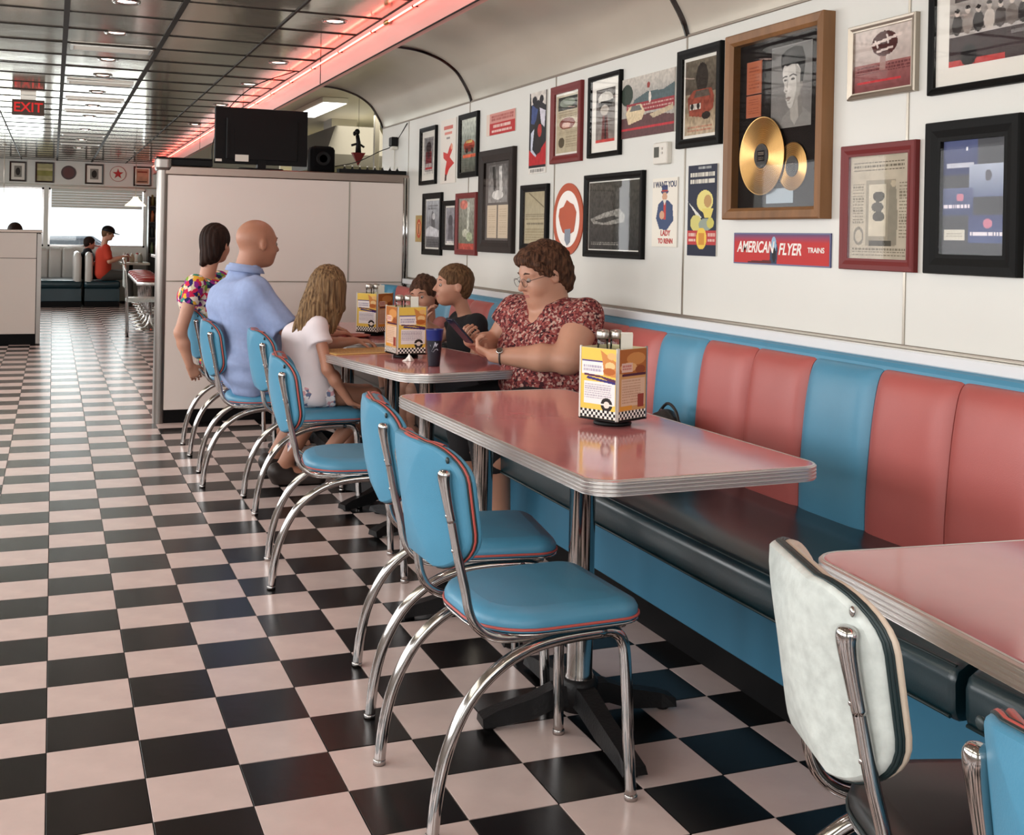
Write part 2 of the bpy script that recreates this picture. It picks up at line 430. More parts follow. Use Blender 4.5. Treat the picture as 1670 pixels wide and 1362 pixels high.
# left wall with street windows, far wall with windows, wall behind the camera
def wall_open(name, axis, pos, th, a0, a1, openings, z1, m):
    """wall in the plane axis=pos with rectangular openings (a, b, z0, z1)"""
    mb = MB(); ops = sorted(openings); cur = a0
    def bx(u0, u1, z0, z1_):
        if u1 - u0 < 1e-4 or z1_ - z0 < 1e-4: return
        if axis == 'x': mb.box(pos, pos + th, u0, u1, z0, z1_)
        else: mb.box(u0, u1, pos, pos + th, z0, z1_)
    for (a, b, z0, zz) in ops:
        bx(cur, a, 0, z1); bx(a, b, 0, z0); bx(a, b, zz, z1); cur = b
    bx(cur, a1, 0, z1)
    return struct(name, mb, m)
ops = [(y - 1.1, y + 1.1, .95, 2.25) for y in (-4.4, -1.7, 1.0, 3.7, 6.4)] + [(12 - 1.3, 12 + 1.3, .95, 2.25), (15.5 - 1.3, 15.5 + 1.3, .95, 2.25)]
wall_l = wall_open('wall_left', 'x', XL - .1, .1, YB, YF + .1, ops, 2.75, wall_m)
wall_b = wall_open('wall_back', 'y', YB - .1, .1, XL - .1, 2.7, [(-1.6, 2.0, .9, 2.3)], 2.75, wall_m)
wall_f = wall_open('wall_front', 'y', YF, .12, XL - .1, 5.3, [(-2.2, -.17, 1.02, 2.12), (-.09, 1.64, 1.02, 2.12)], 2.75, wall_m)
def window(n, x0, x1, y):
    w = MB(); t = .035
    for b in ((x0, x0 + t, 1.02, 2.12), (x1 - t, x1, 1.02, 2.12), (x0, x1, 1.02, 1.02 + t), (x0, x1, 2.12 - t, 2.12)):
        w.box(b[0], b[1], y, y + .06, b[2], b[3])
    o = struct('window_%d' % n, w, chrome)
    g = MB(); g.box(x0 + t, x1 - t, y + .03, y + .034, 1.02 + t, 2.12 - t); g.build('pane', glassmat('window_glass_%d' % n, (.96, .98, .97)), o)
    return o
window(1, -2.2, -.17, YF + .03); w2 = window(2, -.09, 1.64, YF + .03)
# roller blind half down on the right-hand window
bl = MB()
for k in range(7): bl.box(-.04, 1.58, YF - .02, YF - .012, 2.10 - .05 * (k + 1) + .002, 2.10 - .05 * k)
blind_m = mat('pale_blind', '#cfd2c9', 0.6); blind_m.node_tree.nodes['Principled BSDF'].inputs['Emission Color'].default_value = (.8, .85, .78, 1)
blind_m.node_tree.nodes['Principled BSDF'].inputs['Emission Strength'].default_value = 0.0
b_ = thing('roller_blind', 'pale slatted blind lowered over the top of the far window', 'blind', (0, 0, 0)); bl.build('slats', blind_m, b_)
m_ = MB(); m_.box(-.06, 1.62, YF - .05, YF - .005, 2.10, 2.15, ch=.006); m_.build('head_rail', white_pl, b_)
# outer ground and a parked car beyond the far window
m_ = MB(); m_.box(-30, 30, YF + .6, 70, -.25, -.15); struct('ground', m_, mat('bright_tarmac', '#a8a6a2', .9))
car_m = mat('car_paint', '#39404c', .25, coat=.6)
car = thing('parked_car', 'dark blue parked car seen through the far window', 'car', (0.35, 26.5, -.15))
m_ = MB(); cs = [(-1.9, .25), (-1.95, .7), (-1.3, .88), (-.75, 1.32), (.55, 1.34), (1.15, .95), (1.85, .8), (1.9, .3)]
k = len(cs); v = []
for i, (dy, s) in enumerate(((-.8, .94), (-.7, 1), (.7, 1), (.8, .94))): v += [(x * s, dy, z if z < 1 else z * (.96 if i in (0, 3) else 1)) for x, z in cs]
m_.add(v, [tuple(range(k)), tuple(reversed(range(3 * k, 4 * k)))] + [(r * k + i, (r + 1) * k + i, (r + 1) * k + (i + 1) % k, r * k + (i + 1) % k) for r in range(3) for i in range(k)])
m_.build('car_body', car_m, car)
m_ = MB(); m_.add([(-.95, -.81, .92), (-.68, -.79, 1.24), (.5, -.79, 1.26), (.95, -.81, .95)], [(0, 3, 2, 1)]); m_.build('side_window', mat('car_glass', '#8fa0b0', .1), car)
wh = MB(); wh.M = Matrix.Rotation(PI / 2, 4, 'X'); wh.lathe([(.0, -.1), (.3, -.1), (.32, -.06), (.32, .06), (.3, .1), (0, .1)], 20); whm = wh.mesh('wheel', black_pl)
for x in (-1.2, 1.2):
    for y in (-.72, .72): place('wheel', whm, car, (x, y, .32))

# partition that closes the dining bay
YP = 4.552
pb = MB(); pb.box(.735, 2.494, YP + .006, YP + .15, .09, 1.75); wall_p = struct('wall_middle', pb, grid_m)
for (x0, x1, z0, z1) in ((.737, 2.035, 1.004, 1.748), (2.041, 2.46, 1.004, 1.748), (.737, 2.46, .094, .998)):
    m_ = MB(); m_.box(x0, x1, YP, YP + .008, z0, z1, ch=.002); m_.build('wall_panel', part_m, wall_p)
    m_ = MB(); m_.box(x0, x1, YP + .148, YP + .156, z0, z1, ch=.002); m_.build('wall_panel', part_m, wall_p)
m_ = MB(); m_.box(.72, 2.494, YP - .006, YP + .162, 1.75, 1.812, ch=.006); m_.build('top_cap', cap_m, wall_p)
m_ = MB(); m_.box(.73, 2.49, YP + .012, YP + .144, 0, .09); m_.build('kick_board', kick_m, wall_p)
m_ = MB(); m_.box(2.033, 2.043, YP - .003, YP + .001, 1.0, 1.75); m_.box(.735, 2.46, YP - .003, YP + .001, .997, 1.005); m_.build('seam_strip', seam_m, wall_p)
m_ = MB(); m_.loft(rrect(.672, .742, YP - .008, YP + .164, .03), [(0, .0), (0, 1.80)]); 
m_.loft(rrect(.655, .765, YP - .02, YP + .176, .035), [(-.01, 1.78), (0, 1.80), (0, 1.855), (-.008, 1.862)]); m_.build('end_post', post_m, wall_p)
for x in (2.462, 2.486):
    m_ = MB(); m_.tube([(x, YP - .005, .98), (x, YP - .005, 1.79)], .0115, 10); m_.build('corner_tube', chrome, wall_p)

# low wall on the aisle's far left with its chrome edges
lp = MB(); lp.box(-.60, -.165, 10.66, 10.80, .12, 1.30); lpo = struct('wall_low', lp, grid_m)
for z0, z1 in ((.125, 1.0), (1.006, 1.298)):
    m_ = MB(); m_.box(-.585, -.18, 10.652, 10.664, z0, z1, ch=.002); m_.build('wall_panel', part_m, lpo)
m_ = MB(); m_.box(-.61, -.12, 10.64, 10.82, 1.30, 1.335, ch=.005); m_.build('top_cap', cap_m, lpo)
m_ = MB(); m_.box(-.172, -.125, 10.645, 10.815, 0, 1.30, ch=.012); m_.box(-.63, -.588, 10.645, 10.815, 0, 1.30, ch=.012); m_.build('edge_strip', post_m, lpo)
m_ = MB(); m_.box(-.588, -.172, 10.67, 10.79, 0, .122); m_.build('kick_board', kick_m, lpo)

# kitchen side beyond the partition: half wall with a pass shelf, far walls, ceiling
kit_m = mat('warm_kitchen_wall', '#e3dfc2', .4, var=.06, vscale=2.5)
m_ = MB(); m_.box(2.42, 2.60, 5.345, 9.5, 0, 1.80); hw = struct('wall_kitchen', m_, wall_m)
m_ = MB(); m_.box(2.30, 2.68, 5.35, 9.5, 1.80, 1.835, ch=.005); m_.build('pass_shelf', black_pl, hw)
m_ = MB(); m_.box(4.3, 4.42, 5.0, YF, 0, 2.75); struct('wall_outer', m_, kit_m)
m_ = MB(); m_.box(2.62, 4.3, 5.02, 5.12, 0, 2.75); struct('wall_side', m_, kit_m)
m_ = MB(); m_.box(1.96, 4.3, 5.36, YF, 2.60, 2.72); struct('ceiling_kitchen', m_, mat('kitchen_ceiling', '#c9c3b4', .5))
m_ = MB(); m_.box(2.62, 4.3, 10.6, 10.7, 0, 2.6); struct('wall_inner', m_, kit_m)
# bench ledge, tube rail on the right wall
led = MB(); led.box(2.455, XW - .003, YB + .02, 4.545, .992, 1.03, ch=.004); struct('trim_3', led, mat('white_ledge', '#dfe2e4', .22, coat=.3))
m_ = MB(); m_.box(XW - .012, XW - .003, YB + .02, 4.545, 1.03, 1.042, ch=.002); struct('trim_4', m_, seam_m)
# ================================================================== DINER CHAIR
def back_P(y, z, t, hw=.19):
    """point on the backrest: y across, z up, t forward from the rear face"""
    lean = .018 + .15 * (.80 - z)
    curve = -.042 + .092 * min(1.3, (abs(y) / hw)) ** 2.0
    return (lean + curve + t, y, z)
BO = []
for (y, z) in rrect(-.181, .181, .578, .874, (.095, .095, .085, .085), 8): BO.append((y, z))
def back_outline(sc=1.0, n=None):
    cz = .726; out = []
    for y, z in BO:
        out.append((y * sc, cz + (z - cz) * sc))
    return out
def add_rings(mb, rings, cap_first=True, cap_last=True, smooth=True):
    """rings: list of point loops of equal length"""
    n = len(rings[0]); vs = [p for r in rings for p in r]
    fs = [(r * n + i, r * n + (i + 1) % n, (r + 1) * n + (i + 1) % n, (r + 1) * n + i) for r in range(len(rings) - 1) for i in range(n)]
    mb.add(vs, fs, smooth)
def disc_face(mb, sc0, tfn, flip=False, steps=7):
    rings = []
    for s in np.linspace(sc0, 0.04, steps):
        rings.append([back_P(y, z, tfn(y, z, s)) for y, z in back_outline(s)])
    if flip: rings = rings[::-1]
    add_rings(mb, rings)
    c = rings[-1] if not flip else rings[0]
    b = len(mb.v); cen = Vector((0, 0, 0))
    for p in c: cen += Vector(p)
    cen /= len(c); n = len(c)
    mb.add([tuple(cen)] + c, [(0, 1 + (i + 1) % n, 1 + i) if flip else (0, 1 + i, 1 + (i + 1) % n) for i in range(n)], True)
def seat_outline():
    return rrect(.125, .545, -.205, .205, (.15, .07, .07, .15), 8)
def diner_chair(name, label, mats, group):
    shell, pad, insert, pipe, seatm, seatpipe, dark = mats
    c = thing(name, label, 'chair', group=group)
    # tubular legs: rear legs sweep forward in an arch under the seat
    for s in (-1, 1):
        p = spline([(0, .20 * s, 0), (.010, .20 * s, .10), (.035, .198 * s, .20), (.085, .195 * s, .295), (.155, .192 * s, .36), (.235, .188 * s, .395), (.33, .183 * s, .408), (.44, .18 * s, .41)], 4)
        m_ = MB(); m_.tube(p, .0150, 12); m_.lathe([(.0165, 0), (.0165, .012), (.0152, .014)], 12, c=(0, .20 * s, 0)); m_.build('leg', chrome, c)
        p = spline([(.42, .178 * s, .410), (.462, .178 * s, .407), (.488, .180 * s, .385), (.497, .184 * s, .33), (.503, .192 * s, .16), (.51, .20 * s, 0)], 4)
        m_ = MB(); m_.tube(p, .0145, 12); m_.lathe([(.0165, 0), (.0165, .012), (.0150, .014)], 12, c=(.51, .20 * s, 0)); m_.build('leg', chrome, c)
        # rod that carries the backrest, bends into the seat frame
        def rp(z, extra=0.0):
            y = .158 + .012 * (.8 - z) / .3; return (min(.028 + .190 * (.80 - z), back_P(y, z, 0)[0] - .010) - extra, y * s, z)
        p = spline([rp(.79), rp(.74), rp(.67), rp(.61), (.080, .168 * s, .545), (.090, .170 * s, .495), (.108, .172 * s, .458), (.145, .174 * s, .431), (.20, .176 * s, .421), (.30, .176 * s, .420), (.42, .175 * s, .420), (.50, .165 * s, .420)], 4)
        m_ = MB(); m_.tube(p, .0112, 12); rod = m_.build('back_rod', chrome, c)
        m_ = MB()
        bp = [rp(.822, -.006), rp(.812, -.003), rp(.795), rp(.755, .001), rp(.70, .0)]
        sp_ = spline(bp, 6); ks = [0, .5, 1.6, 3.2, 5.2, 7.2, 9, 10.5, 12, 13.5, 15, 17, 19, 21, 23, 24]
        def at_(q): i_ = min(int(q), 23); return sp_[i_].lerp(sp_[i_ + 1], q - i_)
        m_.tube([at_(q) for q in ks], [.0035, .0075, .0112, .0142, .0162, .0168, .0166, .016, .0155, .0148, .0141, .0134, .0126, .012, .0116, .0112], 14)
        m_.build('bracket', chrome, rod)
        for z_ in (.715, .635):
            m_ = MB(); q_ = rp(z_, .009); m_.ell(q_, (.005, .0055, .0055), 8, 6); m_.build('screw', chrome, rod)
        m_ = MB(); x_, _, _ = back_P(.160, .842, 0); m_.ell((x_ - .001, .160 * s, .842), (.004, .008, .008), 10, 6); m_.build('rivet', chrome if shell is white_v else dark, c)
    # seat frame cross tubes
    m_ = MB(); m_.tube([(.50, -.165, .420), (.515, -.12, .420), (.515, .12, .420), (.50, .165, .420)], .0095, 8)
    m_.tube([(.20, -.175, .418), (.20, .175, .418)], .007, 8); m_.tube([(.40, -.175, .418), (.40, .175, .418)], .007, 8); m_.build('seat_frame', chrome, c)
    # seat pad
    so = seat_outline(); m_ = MB()
    m_.loft(so, [(-.012, .429), (0, .436)], cap1=False)
    m_.loft(so, [(0, .436), (.001, .448), (.001, .458), (-.006, .470), (-.022, .479), (-.045, .4835)], cap0=False, cap1=False, smooth=True)
    ins_ = MB(); ins_.loft(so, [(-.045, .4835)], cap0=False, cap1=False); c0_ = [(p[0], p[1]) for p in ins_.v]
    add_rings(m_, [[(.335 + (x - .335) * s_, y * s_, .4835 + .006 * (1 - s_ ** 2)) for x, y in c0_] for s_ in (1, .85, .6, .35, .12)])
    m_.add([(.335 + (x - .335) * .12, y * .12, .4894) for x, y in c0_], [tuple(range(len(c0_)))])
    seat = m_.build('seat', seatm, c)
    m_ = MB(); cx = .335
    m_.tube([(p[0] + (p[0] - cx) * .012, p[1] * 1.012, .443) for p in so], .0036, 6, closed=True); m_.build('piping', seatpipe, seat)
    m_ = MB(); m_.tube([(p[0], p[1] * .995, .431) for p in so], .0035, 6, closed=True); m_.build('edge_trim', chrome, seat)
    # backrest: rear shell
    m_ = MB(); disc_face(m_, .965, lambda y, z, s: 0.0 if s < .95 else .002, flip=True)
    add_rings(m_, [[back_P(y, z, .002) for y, z in back_outline(.965)], [back_P(y, z, .005) for y, z in back_outline(.985)], [back_P(y, z, .012) for y, z in back_outline(1.0)], [back_P(y, z, .016) for y, z in back_outline(.99)]])
    bk = m_.build('back_shell', shell, c)
    m_ = MB(); m_.tube([back_P(y, z, .019) for y, z in back_outline(1.0)], .0038, 8, closed=True); m_.build('piping', pipe, bk)
    m_ = MB(); m_.tube([back_P(y, z, .0145) for y, z in back_outline(.999)], .0030, 6, closed=True); m_.tube([back_P(y, z, .0236) for y, z in back_outline(.999)], .0030, 6, closed=True); m_.build('welt', dark, bk)
    # padded front
    def tf(y, z, s): return .037 + .028 * (1 - s ** 6)
    m_ = MB()
    add_rings(m_, [[back_P(y, z, .022) for y, z in back_outline(.985)], [back_P(y, z, .031) for y, z in back_outline(1.0)], [back_P(y, z, .040) for y, z in back_outline(.985)], [back_P(y, z, .046) for y, z in back_outline(.95)]])
    rings = [[back_P(y, z, .046 + .008 * (1 - (s / .95) ** 2)) for y, z in back_outline(s)] for s in np.linspace(.95, .05, 7)]
    add_rings(m_, rings)
    m_.build('back_pad', pad, c)
    if insert is not None:
        m_ = MB(); hw_ = .125
        def ins(u, v):
            y = -hw_ + 2 * hw_ * u
            # wraps from the front over the top edge down to the piping
            path = [(.592, .0495), (.65, .054), (.72, .056), (.80, .054), (.845, .051), (.864, .045), (.8755, .037), (.8768, .031), (.8735, .0255)]
            f = v * (len(path) - 1); i = min(int(f), len(path) - 2); f -= i
            z = path[i][0] * (1 - f) + path[i + 1][0] * f; t = path[i][1] * (1 - f) + path[i + 1][1] * f
            ay = max(0, abs(y) - .096); dz = .085 - math.sqrt(max(0, .085 ** 2 - ay * ay)); z -= dz * min(1, max(0, (z - .68) / .17))
            return back_P(y, z, t + .0015)
        m_.grid(ins, 20, 40); m_.build('pad_insert', insert, c)
    return c
blue_mats = (blue_v, blue_v, coral_v, coral_pipe, blue_v, coral_pipe, dark_pipe)
ch = diner_chair('diner_chair', 'blue diner chair nearest the camera at the long empty pink table', blue_mats, 'blue and coral diner chairs along the aisle')
def put(c, x, y, deg, dx=0): c.location = (x, y, 0); c.rotation_euler = (0, 0, math.radians(deg))
put(ch, .80, -1.228, 2)
GRP = 'blue and coral diner chairs along the aisle'
for x, y, a, lb in ((.872, -.550, -9, 'blue diner chair just behind the nearest one, at the long empty pink table'),
                    (.815, .715, -8, 'empty blue diner chair pulled out in front of the girl in white'),
                    (.92, 1.905, -1, 'blue diner chair the long-haired girl in white sits on'),
                    (.765, 2.58, -4, 'blue diner chair under the bald man in the light blue shirt'),
                    (.783, 3.48, 0, 'blue diner chair under the woman in the bright floral top'),
                    (.89, -3.088, -2, 'blue diner chair cut off by the bottom right corner')):
    dup(ch, (x, y, 0), math.radians(a), lb)
wc = diner_chair('diner_chair', 'mottled white diner chair with dark green piping at bottom right', (white_v, cream_v, None, dark_pipe, dkseat_v, dark_pipe, dark_pipe), 'diner chairs')
put(wc, 1.055, -2.412, -18)

# ================================================================== TABLES
def table(label, cx, cy, rz, w, l, rad, peds, zt=.762):
    t = thing('dining_table', label, 'table', (cx, cy, 0), math.radians(rz), 'pink laminate diner tables')
    o = rrect(-w / 2, w / 2, -l / 2, l / 2, rad, 10); th = .040
    m_ = MB(); m_.loft(o, [(-.012, zt - th + .004), (-.010, zt - .004), (-.004, zt - .0005), (-.012, zt)], smooth=False); m_.build('table_top', pink_lam, t)
    m_ = MB(); pr = [(-.012, zt - th), (0, zt - th)]
    for k in range(4):
        z0 = zt - th + .001 + k * (th - .002) / 4; hh = (th - .002) / 4
        pr += [(-.001, z0), (.003, z0 + hh * .3), (.003, z0 + hh * .7), (-.001, z0 + hh)]
    pr += [(-.001, zt), (-.005, zt + .0008), (-.009, zt - .001)]
    m_.loft(o, pr, cap0=False, cap1=False); m_.build('edge_band', ribsteel, t)
    for (px, py, a) in peds:
        ca, sa = math.cos(-math.radians(rz)), math.sin(-math.radians(rz)); dx, dy = px - cx, py - cy; lx, ly = dx * ca - dy * sa, dx * sa + dy * ca
        pd = MB(); pd.lathe([(.0, .105), (.042, .105), (.044, .115), (.037, .13), (.037, zt - th - .03), (.05, zt - th - .02), (.05, zt - th - .012)], 24, c=(lx, ly, 0)); col = pd.build('pedestal', chrome, t)
        pb_ = MB()
        for k in range(4):
            ang = math.radians(a - rz) + k * PI / 2; pb_.M = Matrix.Translation((lx, ly, 0)) @ Matrix.Rotation(ang, 4, 'Z')
            L = .29 if k % 2 == 0 else .40
            P = [(0, .105), (.08, .10), (L * .5, .075), (L * .85, .052), (L, .035)]
            vs = []; 
            for i, (x, z) in enumerate(P):
                hw = (.036, .032, .028, .028, .034)[i]; zb = max(.012, z - .055)
                vs += [(x, -hw, zb), (x, hw, zb), (x, hw * .8, z), (x, -hw * .8, z)]
            pb_.add(vs, [(0, 3, 2, 1), (16, 17, 18, 19)] + [(4 * i + q, 4 * i + (q + 1) % 4, 4 * i + 4 + (q + 1) % 4, 4 * i + 4 + q) for i in range(4) for q in range(4)])
            pb_.lathe([(.016, 0), (.02, .004), (.02, .016)], 10, c=(L - .03, 0, 0))
        pb_.M = Matrix.Translation((lx, ly, 0)); pb_.lathe([(.055, .03), (.055, .108), (.045, .118)], 20)
        pb_.M = None; pb_.build('pedestal_base', black_iron, t)
        m_ = MB(); m_.box(lx - .16, lx + .16, ly - .16, ly + .16, zt - th - .012, zt - th, ch=.003); m_.build('mounting_plate', black_iron, col)
    return t
table('long empty pink laminate table with ribbed metal edge and a menu caddy', 1.557, -.535, 1.5, .70, 1.62, .075, [(1.40, -.93, -4), (1.45, .02, -4)])
table('pink laminate table where the woman with the phone sits', 1.665, 1.45, 10, .71, 1.14, .13, [(1.615, 1.22, 20), (1.60, 1.75, 20)])
table('pink laminate table farthest back, in front of the bald man', 1.76, 3.02, 3, .71, 1.50, .11, [(1.58, 2.62, 8), (1.56, 3.4, 8)])
table('pink laminate table at the right edge behind the white chair', 1.625, -2.83, -6, .72, 1.50, .07, [(1.60, -2.5, 10), (1.52, -3.3, 10)])
# ================================================================== BANQUETTE
CB = .345; C0 = .424
def prof_interp(pts, v):
    f = v * (len(pts) - 1); i = min(int(f), len(pts) - 2); f -= i
    p = [pts[max(i - 1, 0)], pts[i], pts[i + 1], pts[min(i + 2, len(pts) - 1)]]
    return [0.5 * (2 * p[1][k] + (-p[0][k] + p[2][k]) * f + (2 * p[0][k] - 5 * p[1][k] + 4 * p[2][k] - p[3][k]) * f * f + (-p[0][k] + 3 * p[1][k] - 3 * p[2][k] + p[3][k]) * f ** 3) for k in range(2)]
BACKP = [(2.352, .448), (2.352, .56), (2.360, .68), (2.372, .80), (2.386, .89), (2.400, .94), (2.420, .963), (2.444, .967)]
def bench(label, y0, y1, m0, m1, corner):
    b = thing('bench_seat', label, 'bench', (2.15, (y0 + y1) / 2, 0), group='coral and blue wall benches'); off = Matrix.Translation((-2.15, -(y0 + y1) / 2, 0))
    def nb(): m = MB(); m.M = off; return m
    m_ = nb(); m_.box(1.935, 2.44, y0 + .012, y1, .098, .336, ch=.004); m_.build('base_panel', blue_panel, b)
    m_ = nb(); m_.box(1.948, 2.44, y0 + .02, y1, 0, .098); m_.build('kick_board', kick_m, b)
    cp = [(1.86, .336), (1.812, .337), (1.797, .346), (1.791, .365), (1.789, .425), (1.797, .449), (1.822, .464), (2.0, .470), (2.2, .466), (2.42, .462), (2.42, .336)]
    k = len(cp); vs = []; fs = []
    n = 5; ysx = [y0, y0 + .006, y0 + .02, y1 - .02, y1 - .006, y1]
    for yy, s in zip(ysx, (.94, .985, 1, 1, .985, .94)): vs += [(2.1 + (x - 2.1) * (1 - (1 - s) * .35), yy, .40 + (z - .40) * s) for x, z in cp]
    fs = [(r * k + i, (r + 1) * k + i, (r + 1) * k + (i + 1) % k, r * k + (i + 1) % k) for r in range(n) for i in range(k)]
    m_ = nb(); m_.add(vs, fs, True); m_.add(vs[:k], [tuple(range(k))]); m_.add(vs[-k:], [tuple(reversed(range(k)))])
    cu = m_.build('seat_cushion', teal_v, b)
    m_ = nb(); m_.tube([(1.792, y0 + .01, .350), (1.792, y1 - .01, .350)], .0045, 6); m_.tube([(1.808, y0 + .01, .455), (1.808, y1 - .01, .455)], .004, 6); m_.build('piping', dark_pipe, cu)
    m_ = nb(); m_.box(2.43, 2.488, y0, y1, .10, .955); m_.build('back_frame', black_pl, b)
    for m in range(m0, m1):
        ya = C0 - CB * (m + 1) + .0015; yb = C0 - CB * m - .0015
        def fn(u, v):
            x, z = prof_interp(BACKP, v); e = 1 - abs(2 * u - 1) ** 7; ev = min(1, (1 - v) / .12)
            bulge = (.006 + .016 * math.sin(PI * min(1, v * 1.05)) ) * e * ev
            return (x - bulge + (1 - e) * .008, ya + (yb - ya) * u - .10 * max(0, (.55 - v)) * 0, z)
        m_ = nb(); m_.grid(fn, 18, 18)
        m_.add([fn(0, v / 18) for v in range(19)] + [(2.44, ya, fn(0, v / 18)[2]) for v in range(19)], [(i, i + 1, i + 20, i + 19) for i in range(18)])
        m_.add([fn(1, v / 18) for v in range(19)] + [(2.44, yb, fn(1, v / 18)[2]) for v in range(19)], [(i, i + 19, i + 20, i + 1) for i in range(18)])
        teal = (m % 3 == 0)
        m_.build('back_channel', blue_ch if teal else coral_v, b, 'blue vinyl channel' if teal else 'coral vinyl channel')
    ca = C0 - CB * m1; cbb = C0 - CB * m0
    m_ = nb(); m_.tube([(2.436, ca, .970), (2.436, cbb, .970)], .0055, 8); m_.build('back_piping', coral_pipe, b)
    m_ = nb(); o = [(2.425, .958), (2.452, .955), (2.478, .96), (2.478, .990), (2.460, .992), (2.440, .987), (2.430, .975)]
    kk = len(o); m_.add([(x, ca, z) for x, z in o] + [(x, cbb, z) for x, z in o], [tuple(range(kk)), tuple(reversed(range(kk, 2 * kk)))] + [(i, i + kk, (i + 1) % kk + kk, (i + 1) % kk) for i in range(kk)], False)
    m_.build('top_roll', blue_v, b)
    if corner:
        ys = cbb
        for q, (col, lb) in enumerate(((coral_v, 'coral vinyl channel'), (blue_v, 'blue vinyl channel'))):
            def fc(u, v):
                x, z = prof_interp(BACKP, v); d = 2.44 - x; uu = (q + u) / 2
                a = uu * PI / 2; d += .016 * (1 - abs(2 * u - 1) ** 7) * min(1, (1 - v) / .12)
                bx = 2.28 + (.16 - d) * math.cos(a); by = ys + (.29 - d) * math.sin(a)
                return (bx, by, z + .02 * math.sin(a))
            m_ = nb(); m_.grid(fc, 14, 14); m_.build('back_channel', col, b, lb)
    return b
bench('long coral and blue wall bench running back to the partition', -1.962, 4.44, -11, 7, True)
bench('near end wall bench section hidden behind the right-hand pink table', -6.2, -1.992, 7, 19, False)

